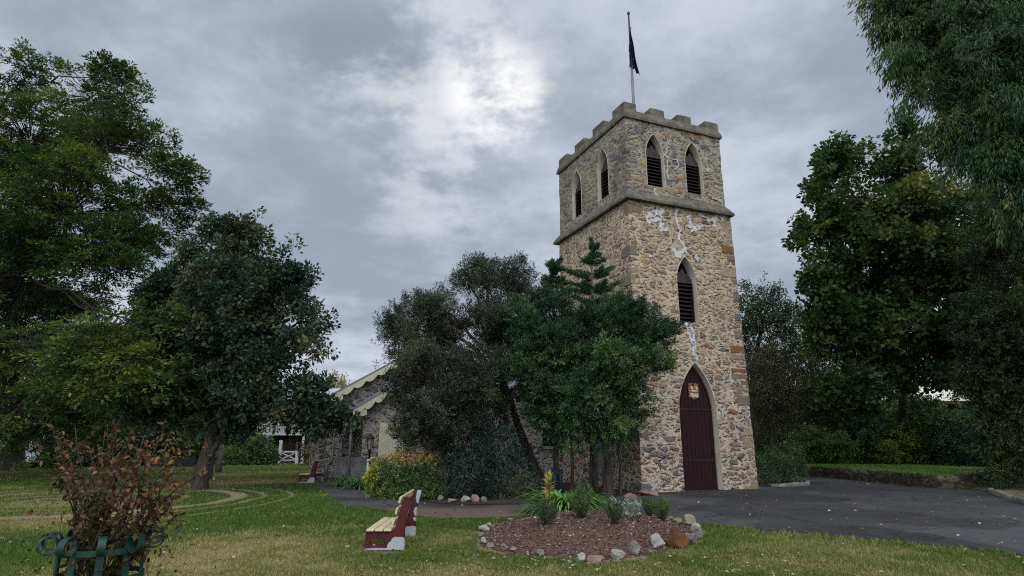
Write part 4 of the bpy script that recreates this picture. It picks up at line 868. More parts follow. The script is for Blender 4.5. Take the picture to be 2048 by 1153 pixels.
# ================================================================== BENCHES
def bench_frame_mat():
    t = NT('peeling_red_paint'); v = t.coord('Object'); sp_ = t.nd('ShaderNodeSeparateXYZ'); t.l.new(v, sp_.inputs[0])
    n = t.noise(v, 5.5, 5, .6).outputs[0]; f = t.noise(v, 40, 4, .6).outputs[0]
    # bare cement where the paint has flaked: round the foot of the back post and towards its top
    def blob(x, z, rx, rz):
        a = t.math('POWER', t.math('DIVIDE', t.math('SUBTRACT', sp_.outputs[0], x), rx), 2.0); b = t.math('POWER', t.math('DIVIDE', t.math('SUBTRACT', sp_.outputs[2], z), rz), 2.0); return t.math('SUBTRACT', 1.0, t.math('ADD', a, b))
    m = t.math('MAXIMUM', blob(-.09, .04, .22, .20), blob(-.30, .0, .55, .045))
    far = t.math('GREATER_THAN', sp_.outputs[1], 0.7)
    top = t.math('MULTIPLY', far, t.math('MAXIMUM', blob(.05, .74, .075, .16), t.math('MAXIMUM', blob(.0, .47, .05, .09), blob(-.01, .33, .04, .04))))
    top2 = t.math('MAXIMUM', m, top)
    w = t.ramp(t.math('ADD', top2, t.math('MULTIPLY', t.math('SUBTRACT', n, .5), 1.3)), .20, .26)
    red = t.mix(t.ramp(n, .35, .7), (0.060, 0.008, 0.011), (0.088, 0.013, 0.016)); cem = t.mix(f, (0.27, 0.275, 0.29), (0.48, 0.49, 0.51))
    return t.done(t.princ(t.mix(w, red, cem), .6, t.bump(t.math('SUBTRACT', f, w), .4, .006), .3))
BFR = bench_frame_mat(); BSL = simple('cream_slat_paint', (0.52, 0.45, 0.27), (0.66, 0.585, 0.38), 4, .6, .3, .3, 0, .006, (8, 1, 8))
def frame_mesh(y0, th):
    """cast side of the bench: an L of post and seat rail with a slot above the ground rail; x forward is negative"""
    out = [(0, 0), (-.57, 0), (-.63, .0), (-.645, .09), (-.625, .30), (-.50, .30), (-.27, .275), (-.165, .34), (-.045, .845), (.0, .862), (.085, .845), (.075, .80), (.01, .52), (-.005, .28), (0, .1)]
    hole = [(-.30, .085), (-.53, .095), (-.555, .13), (-.53, .175), (-.40, .19), (-.29, .165)]
    n = len(out); pts = [Vector(q) for q in out+hole]; r = delaunay_2d_cdt(pts, [], [list(range(n)), list(range(n, n+len(hole)))], 0, 1e-5)
    # keep the triangles outside the slot
    F = []
    for f in r[2]:
        c = sum((r[0][i] for i in f), Vector((0, 0)))/len(f)
        if not inside(np.array(hole), np.array([c.x]), np.array([c.y]))[0] and inside(np.array(out), np.array([c.x]), np.array([c.y]))[0]: F.append(f)
    bm = bmesh.new(); vs = [bm.verts.new((q.x, y0, q.y)) for q in r[0]]
    for f in F: bm.faces.new([vs[i] for i in f])
    g = bmesh.ops.extrude_face_region(bm, geom=bm.faces[:]); bmesh.ops.translate(bm, vec=(0, th, 0), verts=[e for e in g['geom'] if isinstance(e, bmesh.types.BMVert)])
    bmesh.ops.recalc_face_normals(bm, faces=bm.faces); ed = [e for e in bm.edges if len(e.link_faces) == 2 and e.calc_face_angle(0) > 1.2]; bmesh.ops.bevel(bm, geom=ed, offset=.008, segments=2, affect='EDGES')
    me = bpy.data.meshes.new('side_frame'); bm.to_mesh(me); bm.free(); me.materials.append(BFR); return me
BL = 1.38
def make_bench(label, loc, rz):
    b = thing('park_bench', label, 'bench', loc, rz, 'red and cream benches on the church lawn')
    for y in (0, BL-.075): link(bpy.data.objects.new('side_frame', frame_mesh(y, .075)), b)
    for x in (-.555, -.415, -.275): MB().box(x-.062, x+.062, -.045, BL+.05, .306, .343).build('seat_slat', BSL, b, bevel=.006)
    for x, z in ((-.195, .43), (-.145, .63), (-.095, .81)):
        d = np.array((.245, 0, .97)); n = np.array((-.97, 0, .245)); c = np.array((x, 0, z)); P = [c+d*a*.055+n*k*.017 for a, k in ((-1, -1), (1, -1), (1, 1), (-1, 1))]
        MB().prism([q+np.array((0, -.035, 0)) for q in P], (0, BL+.08, 0)).build('back_slat', BSL, b, bevel=.005)
    b.scale = (.93, 1, .885); return b
g0 = at(808, 1103)
bench = make_bench('red framed bench with cream slats beside the oval flower bed', (g0[0], g0[1], g0[2]+.012), R(1.5))
g1 = at(628, 967)
b2_ = copy_tree(bench); b2_.location = (g1[0], g1[1], float(gz(g1[0], g1[1]))+.012); b2_.rotation_euler.z = R(-6); b2_['label'] = 'small far red bench standing against the church wing corner'
# ================================================================== TREE GUARD AND ITS SHRUB
GREEN = simple('green_iron_paint', (0.007, 0.034, 0.025), (0.013, 0.056, 0.042), 7, .5, .35, .4, 0, .005)
gc = atd(208, 1084, 4.15); GB = np.array([gc[0], gc[1], float(gz(gc[0], gc[1]))]); GH = gc[2]-GB[2]
tg = thing('tree_guard', 'green iron tree guard with scrolled tops around the bronze shrub', 'tree guard', GB)
NB, GR = 10, .238
for k in range(NB):
    a = 2*math.pi*(k+.35)/NB; er = np.array((math.cos(a), math.sin(a), 0)); et = np.array((-math.sin(a), math.cos(a), 0)); m = MB(); w = .042; path = [er*GR+np.array((0, 0, -.02)), er*GR+np.array((0, 0, GH*.5)), er*GR+np.array((0, 0, GH-.01))]
    r0_ = .054; c0 = er*(GR+r0_)+np.array((0, 0, GH+.01))
    for i in range(41):
        t = i/40; ang = math.pi-t*math.pi*2.55; rr = r0_*(1-.42*max(0, t-.45)); path.append(c0+(er*math.cos(ang)+np.array((0, 0, 1))*math.sin(ang))*rr)
    vs = []; fs = []; n = len(path)
    for i, q in enumerate(path):
        d = unit(path[min(i+1, n-1)]-path[max(i-1, 0)]); nn = np.cross(d, et); vs += [q+et*w/2+nn*.003, q-et*w/2+nn*.003, q-et*w/2-nn*.003, q+et*w/2-nn*.003]
    for i in range(n-1):
        for j in range(4): fs.append((4*i+j, 4*i+(j+1) % 4, 4*i+4+(j+1) % 4, 4*i+4+j))
    fs += [(0, 1, 2, 3), (4*n-1, 4*n-2, 4*n-3, 4*n-4)]
    m.add(vs, fs).build('scrolled_bar', GREEN, tg)
for z in (GH-.035, GH-.20, GH-.36, GH*.45, .10):
    m = MB(); n = 40; vs = []; fs = []; w = .034
    for i in range(n):
        a = 2*math.pi*i/n; c, s = math.cos(a), math.sin(a)
        for rr, zz in ((GR+.004, z-w/2), (GR+.010, z-w/2), (GR+.010, z+w/2), (GR+.004, z+w/2)): vs.append((rr*c, rr*s, zz))
    for i in range(n):
        for j in range(4): fs.append((4*i+j, 4*((i+1) % n)+j, 4*((i+1) % n)+(j+1) % 4, 4*i+(j+1) % 4))
    m.add(vs, fs).build('hoop', GREEN, tg)
BRONZE = leaf_mat('bronze_leaf', [(0, (0.04, 0.045, 0.014)), (.28, (0.075, 0.055, 0.022)), (.5, (0.105, 0.060, 0.032)), (.72, (0.15, 0.070, 0.034)), (.84, (0.24, 0.085, 0.035)), (.9, (0.26, 0.15, 0.045)), (1, (0.38, 0.26, 0.08))], .5, .25)
def bronze_shrub():
    r = np.random.default_rng(31); root = thing('bronze_shrub', 'young shrub with red bronze autumn leaves growing out of the green guard', 'shrub', GB)
    tips = [(105, 850, 4.0), (130, 880, 4.2), (150, 850, 4.4), (180, 900, 4.0), (210, 870, 4.3), (245, 830, 4.2), (262, 860, 4.0), (290, 870, 4.4), (330, 840, 4.2), (345, 860, 4.1), (360, 905, 4.0), (385, 888, 4.2), (415, 925, 4.15), (330, 960, 3.9), (365, 985, 4.2), (370, 1030, 4.0), (310, 990, 4.3), (120, 930, 4.25), (140, 960, 4.0), (190, 950, 4.4), (235, 920, 4.45), (270, 930, 3.9), (300, 900, 4.3), (160, 990, 4.3), (340, 1045, 4.1), (300, 1100, 4.0), (135, 1085, 3.9), (220, 990, 4.5), (250, 980, 3.95), (195, 1005, 3.95), (112, 905, 4.1), (275, 890, 4.15), (225, 900, 4.0), (205, 930, 4.2)]
    mb = MB(); A = []; D = []; K = []
    for i, (px, py, Yd) in enumerate(tips):
        tip = atd(px, py, Yd); s = GB+np.array((r.normal(0, .07), r.normal(0, .07), r.uniform(.3, .75) if py < 1060 else .6)); q = bez(s, tip, .10+.1*r.random(), 9, .012, r); mb.tube(q-GB, np.linspace(.0075, .0022, 9), 5)
        for _ in range(3):
            j = r.integers(3, 8); e = q[j]+r.normal(0, .10, 3)+np.array((0, 0, .07)); t2 = bez(q[j], e, .03, 5, .006, r); mb.tube(t2-GB, np.linspace(.003, .0015, 5), 4)
            for k_ in range(15): u = r.random(); p_ = t2[0]+(t2[-1]-t2[0])*u; A.append(p_); D.append(unit(t2[-1]-t2[0]+r.normal(0, .16, 3))); K.append(i)
        for k_ in range(30): u = r.uniform(.28, 1)*8; j = int(min(u, 7)); p_ = q[j]+(q[j+1]-q[j])*(u-j); A.append(p_); D.append(unit(q[j+1]-q[j]+r.normal(0, .07, 3))); K.append(i)
    for i in range(16): mb.tube(bez((r.normal(0, .05), r.normal(0, .05), 0), (r.normal(0, .11), r.normal(0, .11), r.uniform(.6, 1.1)), .05, 6, .01, r), np.linspace(.013, .006, 6), 6)
    for i in range(620):  # fuller heart of the bush
        A.append(GB+np.array((r.normal(.05, .21), r.normal(0, .2), r.uniform(.75, 1.62)))); D.append(unit(r.normal(0, 1, 3)+np.array((0, 0, .6)))); K.append(50+i % 7)
    for i in range(150): a = r.uniform(0, 6.28); A.append(GB+np.array((.2*math.cos(a)*r.random(), .2*math.sin(a)*r.random(), r.uniform(.35, 1.0)))); D.append(unit(r.normal(0, 1, 3))); K.append(60)
    A, D, K = np.array(A), np.array(D), np.array(K); n = len(A); ld = unit(D*.5+unit(r.normal(0, 1, (n, 3)))*.8+np.array((0, 0, -.12))); nn = unit(r.normal(0, .5, (n, 3))+np.array((0, 0, 1.0)))
    V = []; Q = []; T = []; tipsH = np.clip((A[:, 2]-1.25)/.6, -.6, .5); tv = np.clip(.42+.35*tipsH+(hash3(K, K*3, K*0, 4)-.5)*.65+r.normal(0, .12, n), 0, 1); b = 0; L = r.uniform(.024, .050, n); W = L*r.uniform(.42, .58, n)
    for i in range(n):   # every leaf: three ribs of vertices, folded along the midrib and curled at the tip
        d, s = ld[i], unit(np.cross(ld[i], nn[i])); up_ = np.cross(s, d)
        for t, wv in ((0, .05), (.25, .42), (.55, .5), (.82, .28), (1, .02)):
            c = A[i]+d*L[i]*t-up_*L[i]*.28*t*t; V += [c+s*W[i]*wv+up_*W[i]*wv*.35, c, c-s*W[i]*wv+up_*W[i]*wv*.35]
        T += [tv[i]]*15
        for j in range(4): Q += [(b+3*j, b+3*j+1, b+3*j+4, b+3*j+3), (b+3*j+1, b+3*j+2, b+3*j+5, b+3*j+4)]
        b += 15
    np_mesh('foliage', np.array(V), np.array(Q), BRONZE, root, np.array(T)); mb.build('stem', BARK_DARK, root, True)
bronze_shrub()
# ================================================================== ROCKS
def rock_mat(name, c1, c2): return simple(name, c1, c2, 5, .9, .9, .15, 0, .03)
RM = {'white': rock_mat('white_quartz', (.27, .26, .235), (.44, .425, .39)), 'rust': rock_mat('rusty_ironstone', (.075, .033, .015), (.145, .066, .026)), 'grey': rock_mat('grey_granite', (.15, .14, .125), (.27, .25, .22)), 'buff': rock_mat('buff_granite', (.22, .19, .14), (.33, .29, .23)), 'pink': rock_mat('pink_granite', (.24, .135, .10), (.32, .25, .22)), 'orange': rock_mat('orange_stone', (.42, .22, .10), (.50, .30, .17))}
def rock(loc, sx, sy, sz, kind, seed, label, group, name='rock'):
    r = np.random.default_rng(seed); bm = bmesh.new(); bmesh.ops.create_icosphere(bm, subdivisions=3, radius=1.0); P = np.array([v.co[:] for v in bm.verts])
    for _ in range(15):
        n = unit(r.normal(size=3)); d = r.uniform(.42, .78); e = P@n-d; k = e > 0; P[k] -= np.outer(e[k], n)*.93
    P *= 1+(fbm(P*2.6+seed, seed, 3)[:, None]-.5)*.22; P *= np.array((sx, sy, sz))/np.maximum(np.ptp(P, axis=0), .1); P[:, 2] -= P[:, 2].min()+.12*sz
    a = r.uniform(0, 6.28); c, s = math.cos(a), math.sin(a)
    if abs(sx-sy) < .25*sx: P[:, :2] = P[:, :2]@np.array(((c, s), (-s, c)))
    for v, p_ in zip(bm.verts, P): v.co = p_
    me = bpy.data.meshes.new(name); bm.to_mesh(me); bm.free(); me.materials.append(RM[kind]); o = bpy.data.objects.new(name, me); link(o); o.location = tuple(map(float, loc)); tag(o, label, 'rock', group)
RK = [(1320, 1101, 26, 30, 'white', 'white quartz rock standing left of the big rusty boulder'), (1355, 1100, 50, 34, 'rust', 'big rusty brown boulder at the front right of the flower bed'), (1386, 1092, 26, 22, 'grey', 'grey rock touching the right side of the rusty boulder'), (1396, 1078, 26, 22, 'grey', 'dark grey rock at the far right point of the bed'), (1394, 1064, 22, 16, 'white', 'pale rock at the right end of the bed above two grey rocks'), (1384, 1054, 28, 22, 'buff', 'buff pointed rock on the right edge near the asphalt'), (1358, 1047, 18, 9, 'buff', 'flat buff rock at the back right edge of the bed by the asphalt'), (1342, 1042, 12, 8, 'buff', 'small buff stone at the foot of the wispy shrubs'),
      (1278, 1034, 12, 7, 'orange', 'small orange stone on the back edge of the bed'), (1211, 1029, 18, 9, 'buff', 'pale pinkish rock behind the grey leaved sapling'), (1187, 1029, 26, 6, 'buff', 'long flat slab on the back edge beside the strap leaf clump'), (1113, 1028, 24, 8, 'buff', 'yellowish flat rock in front of the strap leaf clump'),
      (1163, 1125, 24, 15, 'white', 'whitish rock in the front edge left of the pink rock'), (1198, 1131, 34, 16, 'pink', 'pink and grey rock lowest on the front edge'), (1240, 1121, 28, 18, 'white', 'white marbled rock right of the pink rock'), (1275, 1113, 28, 28, 'grey', 'speckled tall rock between the white marbled rock and the white quartz'), (1304, 1107, 13, 5, 'buff', 'small flat stone in front of the white quartz rock'), (1285, 1127, 17, 5, 'buff', 'flat pale stone outside the bed in the front grass'),
      (1083, 1115, 22, 12, 'grey', 'grey half buried rock at the front left of the bed'), (1054, 1112, 12, 8, 'pink', 'small pinkish stone on the front left edge'), (1026, 1106, 17, 11, 'pink', 'brownish rock on the left front edge'), (1008, 1104, 19, 13, 'grey', 'grey slanting rock next to the brownish rock'), (982, 1098, 15, 11, 'grey', 'dull grey rock at the left edge near bare soil'), (967, 1089, 15, 13, 'white', 'whitish rock at the left end of the bed'), (963, 1078, 15, 12, 'grey', 'dark rock on the left end above the whitish one'), (969, 1064, 22, 12, 'white', 'long pale rock on the left side of the bed'), (979, 1054, 13, 8, 'buff', 'small rounded buff stone on the back left edge'), (1140, 1128, 10, 5, 'white', 'tiny pale stone in the grass left of the whitish rock'), (1022, 1044, 11, 6, 'buff', 'small stone lying on the back left rim by the grass')]
for i, (px, py, w, h, k_, lb) in enumerate(RK):
    g_ = at(px, py); s_ = ppm(g_[1]); rock((g_[0], g_[1]+.4*w/s_, float(gz(g_[0], g_[1]))+.01), w/s_*.98, w/s_*.8, h/s_*.98, k_, 60+i, lb, 'rocks edging the oval flower bed')
RK2 = [(882, 1004, 16, 13, 'grey', 'grey rounded rock left of the pale rocks by the path'), (903, 1006, 24, 8, 'pink', 'flat brownish rock along the path edge'), (932, 1006, 22, 14, 'white', 'pale leaning slab on the path edge under the dark shrub'), (950, 1006, 18, 16, 'pink', 'rust brown rock beside the pale leaning slab'), (966, 1006, 14, 12, 'grey', 'grey rock right of the rust brown rock by the path')]
RK2 += [(756+i*10.5, 990+i*1.6, 11, 8, ('pink', 'grey', 'buff')[i % 3], l) for i, l in enumerate(('first small edging stone of the path border near the yellow bush', 'second edging stone after the yellow bush', 'small buff edging stone midway along the border', 'pinkish edging stone behind the bench back', 'grey edging stone just left of the bench top', 'last buff edging stone of the row before the bench top'))]
for i, (px, py, w, h, k_, lb) in enumerate(RK2):
    g_ = at(px, py); s_ = ppm(g_[1]); rock((g_[0], g_[1]+.3*w/s_, float(gz(g_[0], g_[1]))+.01), w/s_*.9, w/s_*.7, h/s_*.95, k_, 160+i, lb, 'rocks edging the path along the church')
# loose rubble against the tower corner
for i, (px, py, w, h, k_, lb) in enumerate([(1262, 1001, 26, 12, 'pink', 'low reddish stone against the front corner of the tower'), (1300, 993, 40, 11, 'pink', 'flat brown footing stone under the tower corner'), (1503, 974, 24, 30, 'rust', 'rust orange corner stone at the right foot of the tower')][:2]):
    g_ = at(px, py); s_ = ppm(g_[1]); rock((g_[0], g_[1]+.1, float(gz(g_[0], g_[1]))), w/s_, w/s_*.6, h/s_*1.2, k_, 190+i, lb, 'stones at the tower foot')
# ================================================================== PLANTS OF THE OVAL BED
DKG = leaf_mat('dark_green_leaf', [(0, (0.012, 0.024, 0.012)), (.5, (0.026, 0.046, 0.020)), (1, (0.055, 0.085, 0.032))], .5, .2)
MIDG = leaf_mat('mid_green_leaf', [(0, (0.018, 0.036, 0.010)), (.5, (0.042, 0.075, 0.020)), (1, (0.085, 0.125, 0.034))], .5, .25)
STRAP = leaf_mat('strap_leaf', [(0, (0.022, 0.055, 0.014)), (.5, (0.050, 0.110, 0.026)), (1, (0.105, 0.185, 0.05))], .4, .25, .4)
def needle_bush(name, label, px, py, w, h, n, mat, seed, L=.06, lw=.010, group=None, stemh=0.0):
    g_ = at(px, py); s_ = ppm(g_[1]); W, H = w/s_, h/s_; b = np.array((g_[0], g_[1], float(bed_h(np.array([g_[0]]), np.array([g_[1]]))[0]) if bed_rad(g_[0], g_[1]) < 1 else g_[2])); r = np.random.default_rng(seed)
    root = thing(name, label, 'shrub', b, 0, group); mb = MB(); A = []; D = []; K = []
    for i in range(n):
        a = r.uniform(0, 6.28); q = math.sqrt(r.random()); tip = b+np.array((W*.5*q*math.cos(a), W*.5*q*math.sin(a), H*(1-.35*q*q)*r.uniform(.75, 1.05))); pts = bez(b+np.array((.1*W*q*math.cos(a), .1*W*q*math.sin(a), stemh*H)), tip, -.05*H, 6, .008, r); mb.tube(pts-b, np.linspace(.006, .002, 6), 4)
        m_ = 55; u = r.uniform(.25, 1, m_)*5; j = np.minimum(u.astype(int), 4); P = pts[j]+(pts[j+1]-pts[j])*(u-j)[:, None]; d0 = unit(pts[j+1]-pts[j]); A.append(P); D.append(unit(d0*.75+unit(r.normal(0, 1, P.shape))*.75)); K += [r.random()]*m_
    A, D = np.vstack(A), np.vstack(D); nn = unit(r.normal(0, 1, A.shape)); V = leaf_quads(A, D, nn, L*r.uniform(.7, 1.3, len(A)), np.full(len(A), lw)); T = np.clip(np.array(K)*.6+.2+r.normal(0, .12, len(A)), 0, 1).repeat(4)
    np_mesh('foliage', V.reshape(-1, 3), np.arange(len(A)*4).reshape(-1, 4), mat, root, T); mb.build('stem', BARK_DARK, root); return root
GB_ = 'small shrubs planted in the oval bed'
needle_bush('small_shrub', 'dark green little shrub nearest the left side of the oval bed', 1094, 1080, 46, 48, 26, DKG, 1, group=GB_)
needle_bush('small_shrub', 'taller fresh green shrub in the middle of the oval bed', 1166, 1065, 58, 62, 40, MIDG, 2, .06, .010, group=GB_)
needle_bush('small_shrub', 'dark little shrub in front of the grey leaved sapling', 1232, 1080, 42, 44, 24, DKG, 3, group=GB_)
needle_bush('small_shrub', 'fine needled green shrub at the back right edge by the asphalt', 1326, 1055, 44, 42, 36, MIDG, 4, .055, .006, group=GB_)
needle_bush('small_shrub', 'wispy dull green shrub between the sapling and the right back edge', 1298, 1050, 40, 40, 22, DKG, 5, .06, .006, group=GB_)
needle_bush('small_shrub', 'feathery light green seedling just behind the middle shrub', 1155, 1038, 40, 36, 30, MIDG, 6, .05, .006, group=GB_)
SILV = leaf_mat('silver_leaf', [(0, (0.20, 0.24, 0.18)), (.5, (0.34, 0.385, 0.31)), (1, (0.52, 0.57, 0.48))], .6, .2)
def sapling():
    g_ = at(1266, 1066); b = np.array((g_[0], g_[1], float(bed_h(np.array([g_[0]]), np.array([g_[1]]))[0]))); r = np.random.default_rng(4); root = thing('grey_sapling', 'thin sapling with grey green leaf rosettes in the oval bed', 'sapling', b); mb = MB(); A = []; D = []
    fork = atd(1262, 1045, g_[1]); mb.tube(np.array([b, (b+fork)/2+np.array((.01, 0, 0)), fork])-b, [.012, .010, .008], 6)
    for px, py, dy in ((1230, 1002, .1), (1228, 1020, .0), (1243, 1012, -.1), (1254, 1000, .05), (1252, 1022, .15), (1262, 1012, -.1), (1272, 1004, .1), (1280, 1010, -.05), (1270, 1020, .12), (1240, 1028, .1), (1258, 1030, -.12)):
        tip = atd(px, py, g_[1]+dy); q = bez(fork, tip, -.03, 6, .01, r); mb.tube(q-b, np.linspace(.006, .003, 6), 5); m_ = 42; u = r.uniform(.55, 1.05, m_)[:, None]; A.append(fork+(tip-fork)*u+r.normal(0, .012, (m_, 3))); D.append(unit(unit(tip-fork)*.6+np.array((0, 0, .35))+unit(r.normal(0, 1, (m_, 3)))*.75))
    A, D = np.vstack(A), np.vstack(D); V = leaf_quads(A, D, unit(r.normal(0, 1, A.shape)), r.uniform(.06, .10, len(A)), r.uniform(.018, .026, len(A))); np_mesh('foliage', V.reshape(-1, 3), np.arange(len(A)*4).reshape(-1, 4), SILV, root, r.random(len(A)).repeat(4)); mb.build('stem', BARK_GREY, root, True)
sapling()
def strap_clump(name, label, px, py, n, L, W, rad, seed, mat=STRAP, cat='plant', group=None, stretch=1.0, z=None, **kw):
    g_ = at(px, py) if not hasattr(px, '__len__') else np.array(px); V, Q, T = strap_mesh((0, 0, 0), n, L, W, seed, rad=rad, **kw); V[:, 0] *= stretch; o = np_mesh(name, V, Q, mat, tint=T); o.location = (float(g_[0]), float(g_[1]), float(gz(g_[0], g_[1]) if z is None else z)+.02); tag(o, label, cat, group); return o
strap_clump('strap_leaf_clump', 'bright green arching strap leaf clump behind the oval bed', 1135, 1027, 420, .92, .055, .34, 3, stretch=1.2, curl=.95)
YEL = leaf_mat('yellow_leaf', [(0, (0.22, 0.20, 0.05)), (.5, (0.36, 0.30, 0.09)), (1, (0.50, 0.42, 0.17))], .5, .25)
def yellow_spike():
    g_ = at(1099, 1031); b = np.array((g_[0], g_[1], float(gz(g_[0], g_[1])))); r = np.random.default_rng(8); root = thing('yellow_plant', 'upright plant with yellow paddle leaves beside the strap leaf clump', 'plant', b); h0, h1 = .30, .78; A = []; D = []
    for i in range(46): t = i/45; a = i*2.4; A.append(b+np.array((.01*math.cos(a), .01*math.sin(a), h0+(h1-h0)*t))); e = .25+.9*t; D.append(unit(np.array((math.cos(a)*math.cos(e), math.sin(a)*math.cos(e), math.sin(e)))))
    A, D = np.array(A), np.array(D); V = leaf_quads(A, D, unit(r.normal(0, .4, A.shape)+np.array((0, 0, 1))), np.linspace(.22, .15, len(A)), np.full(len(A), .062), .3); np_mesh('foliage', V.reshape(-1, 3), np.arange(len(A)*4).reshape(-1, 4), YEL, root, r.random(len(A)).repeat(4)); MB().tube([(0, 0, -.02), (0.01, 0, .4), (0, 0, h1+.02)], [.012, .010, .006], 6).build('stem', BARK_DARK, root, True)
yellow_spike()
def dead_stick():
    b = at(1071, 1075); t_ = atd(1086, 1032, b[1]+.1); b[2] = float(bed_h(b[:1], b[1:2])[0]); root = MB().tube(np.array([b-[0, 0, .02], (b+t_)/2+np.array((.02, 0, .02)), t_])-b, [.009, .007, .004], 6).build('dead_stem', bark('bark_red', (.09, .04, .03), (.15, .07, .05)), None, True, loc=b); tag(root, 'thin bare reddish stem leaning out of the left of the bed', 'stem')
dead_stick()
# ================================================================== SMALL THINGS ALONG THE CHURCH
g_ = at(1092, 990); TEAL = simple('dark_teal_paint', (.012, .035, .045), (.02, .05, .062), 5, .5, .2, .3); GREYP = simple('grey_green_pipe', (.13, .18, .19), (.20, .26, .27), 5, .6, .3, .3)
h_ = atd(1094, 937, g_[1])[2]-g_[2]
b_ = MB().lathe((0, 0, 0), [(.07, -.05), (.07, h_*.93), (.075, h_*.94), (.075, h_), (.055, h_+.01)], 14).build('pipe_bollard', GREYP, None, True, loc=g_); tag(b_, 'short grey green pipe post between path and church wall', 'post')
m = MB(); g2 = at(1114, 990); 
m.lathe((-.07, 0, 0), [(.075, -.05), (.075, h_*.98), (.05, h_)], 12); b_ = m.build('drum_post', TEAL, None, True, loc=g2); tag(b_, 'dark teal post right beside the grey green pipe post', 'post')
b_ = MB().lathe((.11, .02, 0), [(.06, -.05), (.06, h_*.94), (.04, h_*.96)], 12).build('drum_post', TEAL, None, True, loc=g2); tag(b_, 'thinner dark teal post nearest the strap leaf clump', 'post')
lp = uv(-6.75, PV0-.5); lp[2] = float(gz(lp[0], lp[1])); BLK = simple('black_lamp_paint', (.012, .012, .014), (.022, .022, .024), 5, .5, .2, .4); GLS = simple('old_lamp_glass', (.30, .29, .25), (.40, .39, .34), 5, .25, .05, .5)
lt = atd(713, 868, lp[1])[2]-lp[2]
lamp = thing('lamp_post', 'black lantern lamp post standing by the porch wall', 'lamp post', lp)
MB().lathe((0, 0, 0), [(.11, -.03), (.11, .10), (.07, .16), (.06, .5), (.04, .55), (.035, lt-.62), (.06, lt-.60), (.07, lt-.56), (.03, lt-.54)], 10).build('post', BLK, lamp, True)
ln = MB().lathe((0, 0, 0), [(.075, lt-.54), (.13, lt-.18)], 6).build('lantern', GLS, lamp); MB().lathe((0, 0, 0), [(.16, lt-.18), (.155, lt-.15), (.06, lt-.04), (.02, lt), (.005, lt+.04)], 6).build('cap', BLK, lamp)
m = MB(); [m.tube([(.078*math.cos(a), .078*math.sin(a), lt-.54), (.134*math.cos(a), .134*math.sin(a), lt-.18)], .009, 4) for a in np.arange(6)*math.pi/3]; m.build('glazing_bar', BLK, lamp)
sp0 = uv(-6.9, PV0-1.15); sp0[2] = float(gz(sp0[0], sp0[1])); sp1 = atd(711, 922, sp0[1])[2]-sp0[2]
b_ = MB().tube([(0, 0, -.03), (0, 0, sp1)], .035, 8).lathe((0, 0, 0), [(.05, sp1-.03), (.05, sp1+.01), (.02, sp1+.05)], 8).build('white_standpipe', simple('white_post_paint', (.55, .56, .57), (.68, .69, .70), 6, .6, .2), None, True, loc=sp0); tag(b_, 'thin white standpipe in front of the low stone wall', 'post')
w0, w1 = uv(-7.7, PV0+.6), uv(-6.2, PV0-.75); m = MB(); m.bar(np.array((w0[0], w0[1], .55)), np.array((w1[0], w1[1], .55)), .28, .95); b_ = m.build('low_wall', simple('grey_block', (.13, .125, .125), (.21, .205, .20), 4, .95, .6, .1, 0, .03), None); tag(b_, 'low grey masonry wall at the porch behind the strap leaves', 'wall')
# shrubs of the border along the church
BORD = 'shrubs of the border along the church'
def border_strap(px, py, n, L, seed, lb, w=.03, rad=.3): strap_clump('strap_leaf_plant', lb, px, py, n, L, w, rad, seed, leaf_mat('strap_dark', [(0, (0.016, 0.040, 0.014)), (.5, (0.036, 0.075, 0.024)), (1, (0.085, 0.14, 0.05))], .4, .2, .4), group='strap leaved plants at the path edge')
border_strap(694, 972, 150, .75, 5, 'dark strap leaf plant at the corner where the path meets the porch', .05)
border_strap(722, 978, 120, .7, 6, 'strap leaf plant just left of the yellow bush', .045)
VAR = leaf_mat('variegated_leaf', [(0, (0.16, 0.19, 0.03)), (.4, (0.36, 0.36, 0.05)), (1, (0.58, 0.55, 0.12))], .5, .25)
shrub('yellow_bush', 'bright yellow leaved bush at the left end of the border', [(748, 932, 17.4, 8), (750, 946, 17.3, 11), (744, 958, 17.3, 9), (754, 960, 17.2, 9)], VAR, 60, 8, .11, .10, .065, 'open', 3, BORD, shell=.2, gap=.3)
HEDGT = leaf_mat('golden_tipped_leaf', [(0, (0.020, 0.036, 0.010)), (.45, (0.045, 0.070, 0.018)), (.75, (0.125, 0.115, 0.028)), (1, (0.25, 0.15, 0.06))], .5, .2)
shrub('rounded_hedge', 'rounded hedge shrub with golden brown new tips', [(786, 943, 17.4, 32), (815, 936, 17.0, 34), (845, 944, 16.8, 32), (800, 965, 16.8, 30), (838, 972, 16.6, 32)], HEDGT, 1100, 9, .14, .055, .03, 'up', 4, BORD, shell=.6, gap=.2, tintf=lambda P, t, I: np.clip(t*.5+0.72*ss(.78, 1.12, P[:, 2])-.05, 0, 1))
shrub('green_shrub', 'mid green leafy shrub spilling over the edging stones', [(775, 975, 17.2, 20), (805, 985, 16.8, 20), (840, 990, 16.5, 18), (750, 978, 17.5, 16), (865, 985, 16.6, 20)], MIDG, 420, 8, .14, .06, .03, 'open', 5, BORD, shell=.4, gap=.3)
shrub('ground_cover_plant', 'low yellow green cover plant creeping on the edging stones', [(770, 988, 16.9, 10), (795, 990, 16.6, 10), (820, 995, 16.3, 9), (745, 984, 17.3, 9)], leaf_mat('lime_leaf', [(0, (0.05, 0.075, 0.015)), (.5, (0.10, 0.13, 0.03)), (1, (0.18, 0.19, 0.06))], .5, .25), 190, 8, .10, .045, .028, 'open', 6, BORD, shell=.3, gap=.25)
OLEA = leaf_mat('oleander_leaf', [(0, (0.005, 0.011, 0.009)), (.5, (0.011, 0.021, 0.016)), (1, (0.028, 0.045, 0.034))], .45, .15, .3)
